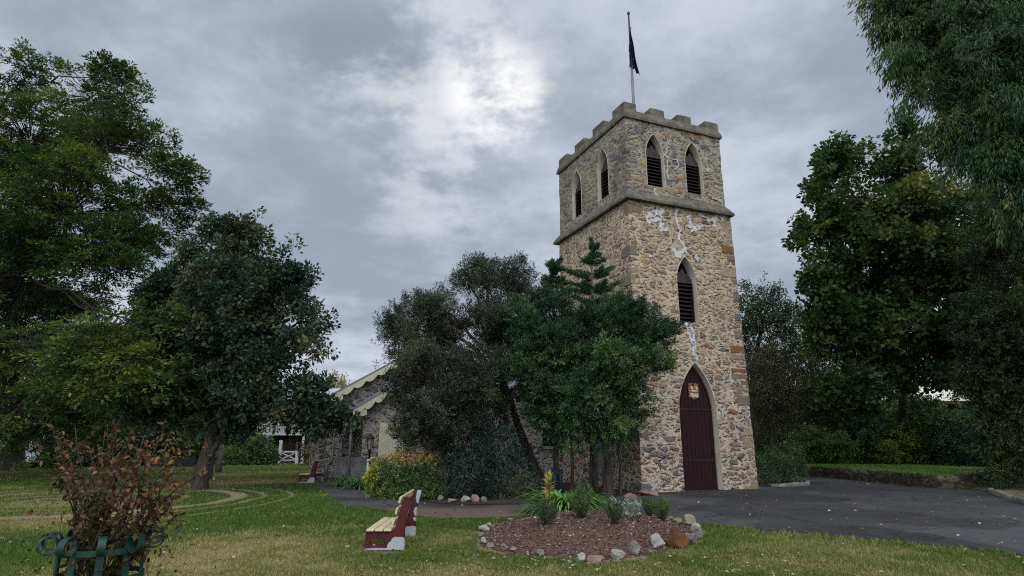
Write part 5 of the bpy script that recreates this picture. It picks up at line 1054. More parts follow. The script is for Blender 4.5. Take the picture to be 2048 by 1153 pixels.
shrub('dark_oleander', 'large blackish green shrub with long leaves under the grey tree', [(930, 900, 17.6, 55), (980, 910, 17.4, 55), (900, 950, 17.2, 48), (960, 960, 17, 50), (1015, 960, 17.3, 45), (940, 975, 16.7, 40), (1000, 900, 17.8, 40)], OLEA, 900, 13, .30, .15, .028, 'up', 7, BORD, shell=.55, gap=.25, stems=9)
shrub('grey_green_shrub', 'grey green loose shrub left of the dark oleander', [(845, 960, 16.9, 28), (868, 975, 16.6, 28), (885, 955, 16.9, 26), (850, 985, 16.4, 20)], leaf_mat('sage_leaf', [(0, (0.022, 0.030, 0.016)), (.5, (0.046, 0.058, 0.030)), (1, (0.085, 0.10, 0.055))], .6, .2), 420, 10, .16, .05, .018, 'up', 8, BORD, shell=.35, gap=.3)
shrub('low_sage_shrub', 'low sage green shrub between oleander and teal posts', [(1010, 985, 16.8, 22), (1045, 980, 16.9, 26), (1070, 985, 17, 22), (1030, 965, 17.3, 20)], MATS['sage_leaf'], 330, 10, .16, .05, .018, 'up', 9, BORD, shell=.35, gap=.3)
shrub('dry_brown_shrub', 'dry brown twiggy shrub at the church wall left of the tower corner', [(1180, 978, 18.3, 18), (1215, 980, 18.2, 20), (1245, 982, 18.1, 16), (1150, 985, 18, 16)], leaf_mat('brown_litter', [(0, (0.03, 0.025, 0.015)), (.5, (0.06, 0.048, 0.03)), (1, (0.11, 0.09, 0.055))], .8, .1), 130, 7, .2, .05, .012, 'up', 10, BORD, shell=.2, gap=.35)
# ================================================================== RIGHT SIDE: RETAINING WALL, KERBS, BEDS
WALLM = rubble('dry_wall_stone', [(0, (0.10, 0.085, 0.06)), (.3, (0.14, 0.12, 0.085)), (.6, (0.075, 0.066, 0.05)), (.85, (0.18, 0.15, 0.10))], (0.05, 0.042, 0.03), 0.45, 0.6, (0.02, 0.07), 1.0, .2, 2.0)
def wall_strip(name, pts, th, ztop, mat, label, cat, seed, zb=-.15):
    pts = np.asarray(pts, float); P = []
    for p, q in zip(pts[:-1], pts[1:]):
        n = max(2, int(np.linalg.norm(q-p)/.22)); P += [p+(q-p)*i/n for i in range(n)]
    P.append(pts[-1]); P = np.array(P); T = unit(np.gradient(P, axis=0)); Nn = np.stack([T[:, 1], -T[:, 0]], -1); m = MB(); n = len(P); vs = []; r = np.random.default_rng(seed); zt = ztop+r.normal(0, .018, n); rows = 4
    for i in range(n):
        g_ = float(gz(P[i, 0], P[i, 1]))
        col = [(*(P[i]+Nn[i]*th/2), g_+zb+(zt[i]-g_-zb)*k/rows) for k in range(rows+1)]+[(*(P[i]-Nn[i]*th/2), zt[i]), (*(P[i]-Nn[i]*th/2), g_+zb)]
        vs += col
    vs = np.array(vs); vs += np.stack([(fbm(vs*3.5+ax*9, seed+ax, 2)-.5)*.10 for ax in range(3)], -1)*np.array((1, 1, .3)); k = rows+3; fs = []
    for i in range(n-1):
        for j in range(k-1): fs.append((i*k+j, (i+1)*k+j, (i+1)*k+j+1, i*k+j+1))
    fs += [tuple(range(k)), tuple(reversed(range((n-1)*k, n*k)))]
    o = m.add(vs, fs).build(name, mat, None, True); return tag(o, label, cat)
wall_strip('retaining_wall', WALL_PTS[:8], .34, UPZ+.02, WALLM, 'low brown fieldstone retaining wall round the raised lawn', 'wall', 3)
KERB = simple('concrete_kerb', (.16, .155, .14), (.26, .25, .23), 4, .95, .5, .15, 0, .02)
def kerb(pts, label, seed, w=.13, h=.11): return wall_strip('kerb', pts, w, .14+h, KERB, label, 'kerb', seed)
kerb([(8.55, 20.95), (9.3, 21.2), (10.0, 21.6), (10.35, 22.3), (10.3, 23.5)], 'curved concrete kerb round the bush at the foot of the tower', 5)
kerb([at(1978, 985)[:2], at(2005, 995)[:2], at(2048, 1008)[:2], at(2110, 1030)[:2]], 'concrete kerb at the right edge of the asphalt under the corner bush', 6)
V, F = cdt_sheet(smooth_poly([(8.5, 21.05), (9.3, 21.3), (9.95, 21.7), (10.25, 22.3), (10.2, 23.8), (8.2, 25), (7.6, 22)], .3, .01, 8), .4, lambda x, y: gz(x, y)+.03); tag(np_mesh('garden_soil', V, F, SOIL, smooth=True), kind='structure')
cb = np.array([at(1975, 982)[:2], at(2005, 992)[:2], at(2048, 1004)[:2], at(2110, 1026)[:2], (22, 18), (22, 24), (16.5, 21.9), (14.6, 20.6)])
V, F = cdt_sheet(cb, .4, lambda x, y: gz(x, y)+.014); o = np_mesh('verge', V, F, gme_o.data.materials[0], smooth=True); tag(o, kind='structure')
for nm, val in (('dry', np.full(len(V), .55)), ('dirt', fbm2(V[:, 0], V[:, 1], .8, 4, 3))): a_ = o.data.attributes.new(nm, 'FLOAT', 'POINT'); a_.data.foreach_set('value', val.astype(np.float32))
FT = 'bushes at the foot of the tower'
shrub('tower_bush', 'bushy green shrub at the right foot of the tower', [(1545, 930, 22.3, 30), (1575, 925, 22.6, 32), (1560, 950, 22.0, 28), (1530, 955, 21.9, 18), (1590, 945, 22.5, 22)], DKG, 620, 10, .18, .07, .035, 'open', 21, FT, shell=.4, gap=.28)
strap_clump('pale_strap_plant', 'pale spiky strap plant on the kerb below the tower bush', 1572, 968, 110, .55, .035, .3, 22, leaf_mat('pale_strap', [(0, (.035, .06, .02)), (1, (.12, .16, .06))], .45, .25))
strap_clump('pale_strap_plant', 'smaller strap tuft at the right end of the tower kerb', 1592, 966, 70, .45, .03, .2, 23, MATS['pale_strap'])
WH = leaf_mat('white_petal', [(0, (.5, .5, .45)), (1, (.7, .7, .66))], .7, .2)
shrub('corner_bush', 'dark low bush with few white flowers at the end of the stone wall', [(2000, 960, 20.5, 30), (2030, 955, 20.7, 34), (2015, 985, 19.8, 22), (2060, 965, 20.5, 36), (1985, 975, 20.2, 18)], DKG, 560, 10, .2, .08, .035, 'open', 24, shell=.4, gap=.28)
RAISED = 'shrubs at the back of the raised lawn'
def up_shrub(lb, bl, mat, n, seed, mode='open', ll=.12, lw=.06, name='garden_shrub', nl=10, sp=.28, **kw):
    c = blob_px(bl)[:, :3].mean(0); return shrub(name, lb, bl, mat, int(n*1.5), nl+2, sp, ll*1.25, lw*1.25, mode, seed, RAISED, stem=(c[0], c[1], UPZ), **kw)
LIME = leaf_mat('lime_garden_leaf', [(0, (0.028, 0.048, 0.009)), (.5, (0.060, 0.092, 0.016)), (1, (0.125, 0.16, 0.03))], .5, .3)
up_shrub('dark leafy shrub left end of the raised lawn behind the driveway', [(1615, 905, 30.5, 22), (1640, 900, 31, 26), (1625, 880, 31.5, 22), (1605, 890, 31, 20)], MIDG, 420, 31)
up_shrub('low spreading shrub in front of the red leaved cordyline', [(1660, 905, 30.2, 20), (1685, 900, 30.3, 24), (1670, 890, 31, 20), (1700, 908, 29.9, 14)], MIDG, 380, 32, ll=.10)
up_shrub('dense dark shrub midway along the raised lawn', [(1730, 895, 30.5, 26), (1720, 860, 31.5, 30), (1755, 870, 31, 30)], DKG, 460, 33)
up_shrub('fresh yellow green shrub brightest of the raised lawn row', [(1790, 895, 30, 26), (1815, 880, 30.4, 30), (1810, 850, 30.8, 26), (1775, 905, 29.6, 16), (1835, 905, 29.8, 18)], LIME, 430, 34)
up_shrub('tall blackish shrub right of the yellow green one', [(1860, 880, 30, 36), (1850, 840, 30.5, 40), (1885, 860, 30, 36), (1900, 900, 29, 24)], DKG, 720, 35)
up_shrub('blue green bush near the right end of the raised lawn', [(1925, 895, 28, 30), (1955, 900, 27, 28), (1940, 870, 28, 32)], leaf_mat('blue_green_leaf', [(0, (0.010, 0.026, 0.016)), (.5, (0.022, 0.05, 0.03)), (1, (0.05, 0.09, 0.05))], .5, .2), 520, 36)
cp = atd(1632, 880, 31.5); RED = leaf_mat('red_strap', [(0, (0.06, 0.020, 0.022)), (.5, (0.13, 0.045, 0.042)), (1, (0.24, 0.12, 0.09))], .45, .3)
co = thing('cordyline', 'red leaved spiky cordyline behind the low shrubs', 'plant', (cp[0], cp[1], UPZ)); MB().tube([(0, 0, 0), (.02, 0, cp[2]-UPZ)], [.05, .04], 7).build('trunk', BARK_DARK, co)
V, Q, T = strap_mesh((0, 0, 0), 60, .95, .045, 3, rad=.05, up=1.05, curl=.55); o = np_mesh('leaves', V, Q, RED, None, T); o.parent = co; o.location = (0, 0, float(cp[2]-UPZ))
# house beyond the garden on the right
hr = thing('brown_house', 'brown house with cream roof glimpsed behind the trees on the right', 'house', (27, 44, 0.6))
m = MB(); m.box(-8, 14, 0, 8, -.6, 3.75); m.build('wall', simple('brown_render', (.12, .085, .055), (.17, .125, .085), 3, .9, .3), hr)
m = MB(); m.add([(-8.7, -.8, 3.72), (14.7, -.8, 3.72), (14.7, 4, 6.1), (-8.7, 4, 6.1), (-8.7, 8.8, 3.72), (14.7, 8.8, 3.72)], [(0, 1, 2, 3), (3, 2, 5, 4), (0, 3, 4), (1, 5, 2), (0, 4, 5, 1)]); m.build('roof', simple('cream_roof', (.74, .70, .60), (.80, .77, .68), 2, .6, .2), hr)
MB().box(-8.7, 14.7, -.86, -.81, 3.5, 3.74).build('fascia', simple('dark_fascia', (.07, .04, .03), (.1, .06, .045), 3, .7), hr)
# ================================================================== LEFT BACK: VERANDAH HOUSE, VAN, FENCE, POSTS
WHT = simple('white_house_paint', (.50, .51, .53), (.60, .61, .62), 3, .6, .15); HY = 50.0
def hp(px, py, Y=HY): return atd(px, py, Y)
hb = hp(600, 926); HZ = float(gz(hb[0], hb[1])); hs = thing('verandah_house', 'two storey stone house with white timber verandah behind the lawn', 'house', (hb[0], hb[1], HZ))
def HX(px, Y=HY): return hp(px, 900, Y)[0]-hb[0]
def HZZ(py, Y=HY): return hp(600, py, Y)[2]-HZ
m = MB(); m.box(HX(430), HX(720), 2.0, 9, -.3, HZZ(868)); m.build('wall', rubble('house_stone', [(0, (.17, .10, .065)), (.4, (.12, .085, .06)), (.75, (.21, .14, .09))], (.20, .17, .14), .5, .6, (.03, .08)), hs)
m = MB(); m.box(HX(430), HX(720), 2.05, 9, HZZ(868), HZZ(800)); m.build('upper_wall', WHT, hs)
m = MB(); m.prism([(HX(420), -.6, HZZ(800)), (HX(420), 5.5, HZZ(800)+1.25), (HX(420), 5.5, HZZ(800)+1.37), (HX(420), -.6, HZZ(800)+.12)], (HX(730)-HX(420), 0, 0)); m.prism([(HX(420), 5.5, HZZ(800)+1.25), (HX(420), 11, HZZ(800)), (HX(420), 11, HZZ(800)+.12), (HX(420), 5.5, HZZ(800)+1.37)], (HX(730)-HX(420), 0, 0)); m.build('roof', simple('pale_roof', (.42, .44, .47), (.52, .54, .57), 3, .5, .2), hs)
MB().box(HX(430), HX(720), -.1, 2.0, HZZ(871), HZZ(866)).build('balcony', WHT, hs)
m = MB(); n = int((HX(720)-HX(430))/.14)
for i in range(n): x = HX(430)+i*.14; m.box(x-.02, x+.02, -.05, .0, HZZ(866), HZZ(850))
m.box(HX(430), HX(720), -.09, .03, HZZ(850), HZZ(848)); m.build('balustrade', WHT, hs)
for px in (470, 533, 606, 668): m = MB(); x = HX(px); m.box(x-.09, x+.09, -.13, .05, -.1, HZZ(871)); m.box(x-.07, x+.07, -.12, .04, HZZ(866), HZZ(803)); m.build('post', WHT, hs)
m = MB(); x0, x1 = HX(569), HX(603); y = -.9; m.box(x0-.1, x0+.1, y-.1, y+.1, -.1, HZZ(881)); m.box(x1-.1, x1+.1, y-.1, y+.1, -.1, HZZ(905)); m.box(x0, x1, y-.03, y+.03, HZZ(905), HZZ(902)); m.box(x0, x1, y-.03, y+.03, HZZ(921), HZZ(919)); m.bar((x0, y-.02, HZZ(920)), (x1, y-.02, HZZ(904)), .06, .08); m.bar((x0, y+.02, HZZ(904)), (x1, y+.02, HZZ(920)), .06, .08); m.build('cross_gate', WHT, hs)
m = MB(); m.box(HX(577), HX(603), 1.93, 2.0, -.1, HZZ(886)); d_ = m.build('door', simple('dark_screen', (.03, .035, .045), (.05, .055, .065), 3, .5), hs)
m = MB(); [m.box(a, b, 1.86, 1.93, -.1, HZZ(884)) for a, b in ((HX(575), HX(579)), (HX(601), HX(605)))]; m.box(HX(579), HX(601), 1.86, 1.93, HZZ(887), HZZ(884)); m.build('door_frame', simple('grey_door_frame', (.36, .37, .40), (.45, .46, .48), 3, .6), d_)
for px in (455, 495, 640): m = MB(); m.box(HX(px)-.5, HX(px)+.5, 1.97, 2.05, HZZ(863), HZZ(825)); m.build('window', simple('dark_glass', (.02, .024, .03), (.035, .04, .05), 2, .2, .02, .5), hs)
# parked van half hidden behind the big trunk
vp = np.array([atd(12, 920, 41)[0], 41.0, 0]); vp[2] = float(gz(vp[0], vp[1])); van = thing('parked_van', 'white van parked beyond the lawn behind the big left trunk', 'van', vp)
prof = [(-2.3, .35), (2.2, .35), (2.25, .75), (2.0, 1.05), (1.35, 1.75), (1.0, 1.85), (-2.2, 1.85), (-2.35, 1.2)]
MB().prism([(x, -.85, z) for x, z in prof], (0, 1.7, 0)).build('body', simple('white_car_paint', (.55, .57, .60), (.62, .64, .66), 2, .35, .02, .5), van, bevel=.06)
MB().prism([(x, -.865, z) for x, z in ((-2.0, 1.2), (1.55, 1.2), (1.15, 1.68), (-2.0, 1.68))], (0, .02, 0)).build('window', MATS['dark_glass'], van)
for x in (-1.5, 1.45): MB().tube([(x, -.90, .33), (x, -.70, .33)], .33, 16).build('wheel', DARK, van)
# dark picket fence by the oak
def picket():
    a, b = at(290, 934), at(388, 934); o = thing('picket_fence', 'low dark picket fence at the far edge of the lawn', 'fence', a); d = b-a; L = np.hypot(d[0], d[1]); m = MB(); n = int(L/.16)
    for i in range(n+1): p_ = d*(i/n); m.box(p_[0]-.045, p_[0]+.045, p_[1]-.02, p_[1]+.02, 0, .62)
    m.build('picket', MATS['black_lamp_paint'], o); r_ = MB(); [r_.bar((0, .04, z), (d[0], d[1]+.04, z), .05, .06) for z in (.15, .5)]; r_.build('rail', MATS['black_lamp_paint'], o)
picket()
g_ = at(420, 961); t_ = atd(427, 905, g_[1]); m = MB(); m.bar((0, 0, -.1), t_-g_, .10, .10); tag(m.build('tree_stake', MATS['black_lamp_paint'], None, loc=g_), 'dark leaning timber stake right of the oak trunk', 'stake')
g_ = at(436, 944); m = MB(); m.tube([(0, 0, -.1), (.03, 0, .8), (.1, 0, 1.5), (.05, 0, 1.75)], [.17, .13, .12, .08], 8); tag(m.build('grey_post', BARK_GREY, None, True, loc=g_), 'rough grey timber post beyond the stake', 'post')
# ================================================================== TREES
ELM = leaf_mat('elm_leaf', [(0, (0.010, 0.023, 0.009)), (.4, (0.021, 0.041, 0.013)), (.7, (0.043, 0.065, 0.017)), (1, (0.090, 0.105, 0.024))], .5, .3)
OAK = leaf_mat('oak_leaf', [(0, (0.008, 0.016, 0.011)), (.5, (0.017, 0.029, 0.017)), (.85, (0.034, 0.047, 0.024)), (1, (0.068, 0.064, 0.036))], .5, .22)
GREYL = leaf_mat('grey_olive_leaf', [(0, (0.011, 0.017, 0.011)), (.5, (0.025, 0.034, 0.022)), (1, (0.060, 0.068, 0.044))], .55, .2)
JUN = leaf_mat('juniper_leaf', [(0, (0.008, 0.020, 0.012)), (.5, (0.019, 0.040, 0.020)), (.85, (0.045, 0.075, 0.030)), (1, (0.085, 0.120, 0.040))], .55, .18)
PLANE = leaf_mat('plane_leaf', [(0, (0.010, 0.022, 0.009)), (.5, (0.023, 0.042, 0.013)), (.8, (0.046, 0.064, 0.017)), (1, (0.10, 0.09, 0.024))], .5, .3)
PEP = leaf_mat('willow_leaf', [(0, (0.009, 0.022, 0.009)), (.5, (0.020, 0.042, 0.016)), (.85, (0.046, 0.072, 0.022)), (1, (0.105, 0.105, 0.030))], .5, .25)
CON = leaf_mat('dark_conifer_leaf', [(0, (0.010, 0.018, 0.010)), (.5, (0.022, 0.034, 0.015)), (1, (0.055, 0.072, 0.022))], .6, .15)
FARG = leaf_mat('far_green_leaf', [(0, (0.012, 0.022, 0.012)), (.5, (0.026, 0.042, 0.02)), (1, (0.055, 0.075, 0.03))], .6, .2)
# big tree at the left edge
tb = at(22, 942); TY = tb[1]
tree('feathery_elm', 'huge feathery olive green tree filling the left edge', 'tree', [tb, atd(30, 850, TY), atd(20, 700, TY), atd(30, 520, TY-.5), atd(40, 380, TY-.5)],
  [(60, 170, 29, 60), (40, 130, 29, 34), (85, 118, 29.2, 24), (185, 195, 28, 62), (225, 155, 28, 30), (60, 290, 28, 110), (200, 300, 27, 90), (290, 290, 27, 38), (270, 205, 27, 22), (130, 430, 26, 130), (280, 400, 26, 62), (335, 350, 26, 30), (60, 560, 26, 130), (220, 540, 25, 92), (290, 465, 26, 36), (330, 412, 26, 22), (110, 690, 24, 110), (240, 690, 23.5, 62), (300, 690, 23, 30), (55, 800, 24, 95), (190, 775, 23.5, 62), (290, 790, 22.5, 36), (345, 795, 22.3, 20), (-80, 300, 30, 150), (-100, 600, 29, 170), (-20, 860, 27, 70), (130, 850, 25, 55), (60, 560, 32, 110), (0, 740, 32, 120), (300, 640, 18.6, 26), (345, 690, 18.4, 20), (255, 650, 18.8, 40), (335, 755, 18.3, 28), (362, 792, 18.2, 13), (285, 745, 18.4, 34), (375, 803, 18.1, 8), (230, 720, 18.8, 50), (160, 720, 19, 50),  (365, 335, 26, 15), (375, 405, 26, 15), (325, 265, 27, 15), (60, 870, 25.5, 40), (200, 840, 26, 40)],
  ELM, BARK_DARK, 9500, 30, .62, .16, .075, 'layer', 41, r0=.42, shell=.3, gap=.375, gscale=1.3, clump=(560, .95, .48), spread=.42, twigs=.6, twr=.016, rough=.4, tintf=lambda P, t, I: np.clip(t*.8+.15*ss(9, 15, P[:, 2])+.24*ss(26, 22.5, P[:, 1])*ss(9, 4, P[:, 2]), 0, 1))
# dark oak
ob = at(397, 979); OY = ob[1]
tree('dark_oak', 'broad dark green oak with leaning trunk left of the church', 'tree', [ob, atd(408, 925, OY), atd(428, 860, OY), atd(445, 780, OY), atd(460, 690, OY)],
  [(469, 505, 20.5, 48), (441, 470, 20.5, 22), (497, 462, 20.3, 19), (411, 520, 21.0, 35), (539, 555, 20.5, 52), (581, 505, 20.3, 17), (353, 585, 21.0, 39), (450, 610, 20.0, 84), (562, 630, 20.0, 41), (594, 575, 20.3, 22), (616, 632, 20.0, 13), (620, 692, 19.5, 19), (633, 706, 19.4, 12), (343, 680, 21.0, 61), (441, 720, 20.0, 78), (539, 700, 19.5, 39), (490, 790, 19.7, 48), (400, 800, 21.0, 54), (330, 790, 21.5, 54), (582, 695, 19.7, 20), (548, 770, 19.6, 22), (600, 815, 19.5, 18), (640, 822, 19.4, 16), (675, 832, 19.3, 12), (630, 838, 19.3, 12), (470, 830, 20.5, 30), (545, 815, 19.8, 16), (450, 640, 23.0, 84), (404, 740, 23.0, 71), (529, 640, 22.2, 50), (311, 640, 21.5, 37), (600, 790, 19.4, 18), (575, 812, 19.6, 22), (615, 820, 19.5, 24), (655, 826, 19.4, 20), (692, 834, 19.3, 14), (640, 845, 19.4, 16), (590, 838, 19.6, 18)],
  OAK, BARK_DARK, 4200, 26, .42, .15, .085, 'open', 42, r0=.205, shell=.4, gap=.37, clump=(400, .42, .8), gscale=.9, spread=.55, twigs=.5, twr=.014, rough=.35, extra_trunks=[([atd(408, 930, OY), atd(440, 880, OY-.1), atd(470, 800, OY-.3), atd(500, 720, OY-.4)], .11)])
# grey green tree in front of the nave
gb_ = at(1088, 992); GY = 18.3; gb_ = np.array([atd(1088, 985, GY)[0], GY, float(gz(1, GY))])
tree('grey_melaleuca', 'grey green twiggy tree leaning left in front of the nave', 'tree', [gb_, atd(1062, 920, GY), atd(1035, 850, GY-.1), atd(1018, 790, GY-.1), atd(985, 720, GY)],
  [(975, 570, 18.8, 40), (1010, 560, 18.8, 30), (935, 565, 18.8, 30), (960, 545, 18.9, 20), (850, 640, 18, 44), (868, 612, 18, 28), (800, 655, 17.8, 24), (778, 660, 17.6, 14), (905, 660, 18.2, 66), (1000, 650, 18.2, 62), (835, 700, 17.5, 50), (865, 765, 17, 64), (950, 760, 17.3, 74), (848, 815, 17, 32), (880, 850, 16.8, 56), (1020, 720, 17.6, 50), (1060, 600, 18.8, 30), (830, 875, 17.2, 26), (822, 745, 17.3, 22), (930, 830, 17, 50), (900, 700, 19.5, 60), (1035, 590, 18.9, 26), (770, 640, 17.8, 8), (800, 700, 17.6, 14), (815, 800, 17.2, 22), (812, 842, 17.2, 20)],
  GREYL, BARK_DARK, 3900, 30, .30, .095, .022, 'up', 43, r0=.15, shell=.35, gap=.34, clump=(330, .34, .8), gscale=.7, spread=.45, twigs=.85, twr=.009, rough=.4, limb_from=.55, limb_r=.5)
# juniper against the tower
jb = np.array([atd(1215, 985, 17.6)[0], 17.6, float(gz(3, 17.6))])
def stemj(px, pt): return ([np.array([atd(px, 985, 17.8)[0], 17.8, .1]), atd(px+2, 930, 17.7), atd(pt, 860, 17.5), atd(pt+5, 780, 17.3)], .055)
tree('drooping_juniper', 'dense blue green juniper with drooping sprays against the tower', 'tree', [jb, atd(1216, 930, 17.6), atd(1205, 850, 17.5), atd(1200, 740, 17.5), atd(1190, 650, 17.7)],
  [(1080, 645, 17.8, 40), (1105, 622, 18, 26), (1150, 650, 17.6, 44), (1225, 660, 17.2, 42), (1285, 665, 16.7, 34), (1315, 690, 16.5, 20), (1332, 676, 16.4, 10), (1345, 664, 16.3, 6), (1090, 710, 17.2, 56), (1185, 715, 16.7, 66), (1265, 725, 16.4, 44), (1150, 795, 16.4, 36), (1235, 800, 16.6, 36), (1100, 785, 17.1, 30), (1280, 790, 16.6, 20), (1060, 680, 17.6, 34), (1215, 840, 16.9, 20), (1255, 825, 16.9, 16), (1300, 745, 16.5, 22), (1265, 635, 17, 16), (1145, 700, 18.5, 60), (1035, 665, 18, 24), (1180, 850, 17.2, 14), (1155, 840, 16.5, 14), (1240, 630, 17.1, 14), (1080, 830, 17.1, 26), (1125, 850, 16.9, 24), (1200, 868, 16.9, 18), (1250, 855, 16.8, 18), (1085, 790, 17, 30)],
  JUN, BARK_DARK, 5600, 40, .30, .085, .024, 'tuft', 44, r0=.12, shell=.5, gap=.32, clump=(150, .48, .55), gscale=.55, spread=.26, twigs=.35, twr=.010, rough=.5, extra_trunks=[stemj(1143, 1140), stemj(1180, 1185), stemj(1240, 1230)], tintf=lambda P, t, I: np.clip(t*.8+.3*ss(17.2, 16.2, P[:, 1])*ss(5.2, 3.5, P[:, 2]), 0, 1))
def leader(name, label, px, ptop, pbot, Y, tiers, seed):
    base = np.array([atd(px, 985, Y)[0], Y, float(gz(2, Y))]); top = atd(px-8, ptop, Y); root = thing(name, label, 'tree', base); r = np.random.default_rng(seed); mb = MB(); mb.tube([base-base, (top-base)*.5+np.array((.05, 0, 0)), top-base], [.09, .06, .012], 7); A = []; D = []
    for (py, wl, wr) in tiers:
        for s, w in ((-1, wl), (1, wr), (-.5, wl*.8), (.5, wr*.8)):
            dy = r.normal(0, .3)+(0 if abs(s) == 1 else r.choice((-1, 1))*.45*w/ppm(Y)*1.5); c = atd(px-4, py, Y); e = c+np.array((np.sign(s)*abs(s)*w/ppm(Y), dy, .13*w/ppm(Y)+r.normal(0, .05))); q = bez(c-np.array((0, 0, .06)), e, -.10*w/ppm(Y), 7, .012, r); mb.tube(q-base, np.linspace(.016, .005, 7), 4)
            m_ = int(110+w*7); u = r.uniform(.12, 1.03, m_)*6; j = np.minimum(u.astype(int), 5); P = q[j]+(q[j+1]-q[j])*(u-j)[:, None]; d0 = unit(q[j+1]-q[j]); A.append(P+r.normal(0, .032, P.shape)); D.append(unit(d0*.9+unit(r.normal(0, 1, P.shape))*.7+np.array((0, 0, .3))))
    m_ = 260; t = r.random(m_); P = top+(atd(px-4, tiers[0][0]+6, Y)-top)*t[:, None]; A.append(P+r.normal(0, .02, P.shape)); D.append(unit(unit(r.normal(0, 1, P.shape))+np.array((0, 0, .9))))
    A, D = np.vstack(A), np.vstack(D); V = leaf_quads(A, D, unit(r.normal(0, 1, A.shape)), r.uniform(.07, .15, len(A)), np.full(len(A), .024)); np_mesh('crown', V.reshape(-1, 3), np.arange(len(A)*4).reshape(-1, 4), JUN, root, np.clip(r.normal(.4, .15, len(A)), 0, 1).repeat(4)); mb.build('trunk', BARK_GREY, root, True)
leader('young_conifer', 'young conifer whose tiered tip stands before the tower wall', 1190, 478, 620, 18.3, [(497, 7, 8), (510, 12, 13), (524, 20, 22), (545, 66, 38), (553, 48, 30), (574, 44, 52), (582, 40, 34), (604, 40, 30), (626, 45, 40)], 5)
leader('slim_conifer', 'slim dark conifer tip left of the tiered young conifer', 1112, 522, 620, 18.6, [(532, 12, 12), (542, 15, 14), (552, 17, 16), (562, 20, 18), (573, 22, 24), (585, 26, 28), (598, 30, 30), (612, 34, 32)], 6)
# plane tree on the right
pb = np.array([atd(1815, 905, 32)[0], 32.0, UPZ])
tree('maple_leaved_plane', 'large plane tree with yellowing crown right of the tower', 'tree', [pb, atd(1812, 850, 31), atd(1800, 740, 29), atd(1800, 600, 26.5), atd(1790, 450, 26.2)],
  [(1695, 345, 26, 46), (1665, 340, 26, 26), (1662, 400, 26, 36), (1640, 455, 26, 24), (1735, 400, 25.5, 76), (1690, 500, 25.5, 60), (1662, 570, 25, 28), (1650, 520, 25.2, 20), (1760, 510, 25.5, 86), (1820, 420, 25, 78), (1790, 330, 25, 44), (1840, 290, 25, 45), (1880, 480, 25, 80), (1695, 640, 25, 60), (1785, 650, 25, 86), (1880, 630, 25, 86), (1668, 640, 25, 24), (1725, 730, 24.5, 58), (1825, 735, 24.5, 48), (1915, 690, 24.2, 46), (1940, 560, 24.5, 70), (1680, 790, 25, 36), (1790, 560, 28.5, 70), (1720, 600, 28.5, 60), (1990, 430, 25, 80), (1660, 690, 25, 16), (1690, 325, 26, 30)],
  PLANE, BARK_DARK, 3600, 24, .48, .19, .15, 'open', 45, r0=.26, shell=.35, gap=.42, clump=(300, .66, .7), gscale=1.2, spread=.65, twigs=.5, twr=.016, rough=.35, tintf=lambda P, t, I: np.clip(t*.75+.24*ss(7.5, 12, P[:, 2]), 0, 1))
# weeping peppermint close by at the upper right
wb = np.array([14.5, 12.5, .2])
tree('weeping_peppermint', 'weeping willow leaved tree hanging in from the upper right corner', 'tree', [wb, wb+[-.1, 0, 3], wb+[-.5, .2, 6], wb+[-1.2, .3, 9]],
  [(1795, 20, 13.5, 46), (1850, 100, 13.2, 56), (1840, 170, 13, 26), (1800, 120, 13.3, 20), (1925, 90, 13, 100), (1880, 30, 13.3, 80), (1985, 190, 12.6, 90), (1930, 230, 12.7, 62), (2040, 310, 12.2, 70), (1985, 310, 12.4, 46), (2035, 400, 12.1, 32), (2040, 80, 12, 120), (2120, 200, 12, 140), (1790, -30, 13.5, 60), (1950, -60, 13, 110), (2100, 380, 12, 90), (1985, 120, 14.5, 110), (2160, -50, 13, 200)],
  PEP, BARK_GREY, 6200, 32, .45, .15, .026, 'droop', 46, r0=.24, shell=.3, gap=.30, clump=(420, .45, .9), gscale=.55, spread=.30, twigs=.5, twr=.008, rough=.35, limb_from=.4)
# dark conifer at the right edge
cb_ = np.array([atd(2075, 930, 20.5)[0], 20.5, UPZ])
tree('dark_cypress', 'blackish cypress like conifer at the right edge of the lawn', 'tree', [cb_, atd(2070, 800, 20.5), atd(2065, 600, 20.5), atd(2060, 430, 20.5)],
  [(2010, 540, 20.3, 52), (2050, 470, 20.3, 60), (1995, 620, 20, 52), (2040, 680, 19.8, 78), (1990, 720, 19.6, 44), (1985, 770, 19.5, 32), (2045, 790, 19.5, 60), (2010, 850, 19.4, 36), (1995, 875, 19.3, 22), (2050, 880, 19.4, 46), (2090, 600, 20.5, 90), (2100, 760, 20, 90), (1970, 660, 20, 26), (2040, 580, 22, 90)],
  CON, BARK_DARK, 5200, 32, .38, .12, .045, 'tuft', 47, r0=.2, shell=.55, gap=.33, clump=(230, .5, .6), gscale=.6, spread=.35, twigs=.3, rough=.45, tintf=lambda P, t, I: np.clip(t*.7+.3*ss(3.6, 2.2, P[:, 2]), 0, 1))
BEH = 'trees behind the tower on the right'
def behind(lb, base, bl, mat, n, seed, name='evergreen_tree', r0=.2, ll=.14, lw=.07, mode='open', nl=20, sp=.5, group=BEH, gap=.36, **kw):
    b = np.array([atd(base[0], 900, base[1])[0], base[1], base[2]]); top = max(bl, key=lambda q: -q[1]); mid = atd(base[0], (900+top[1])/2, base[1]); tp = atd((base[0]+top[0])/2, top[1]+40, base[1]); return tree(name, lb, 'tree', [b, b*.5+mid*.5, mid, tp], bl, mat, BARK_DARK, n, nl, sp, ll, lw, mode, seed, group, r0=r0, shell=.35, gap=gap, spread=.5, rough=.35, twigs=.4, **kw)
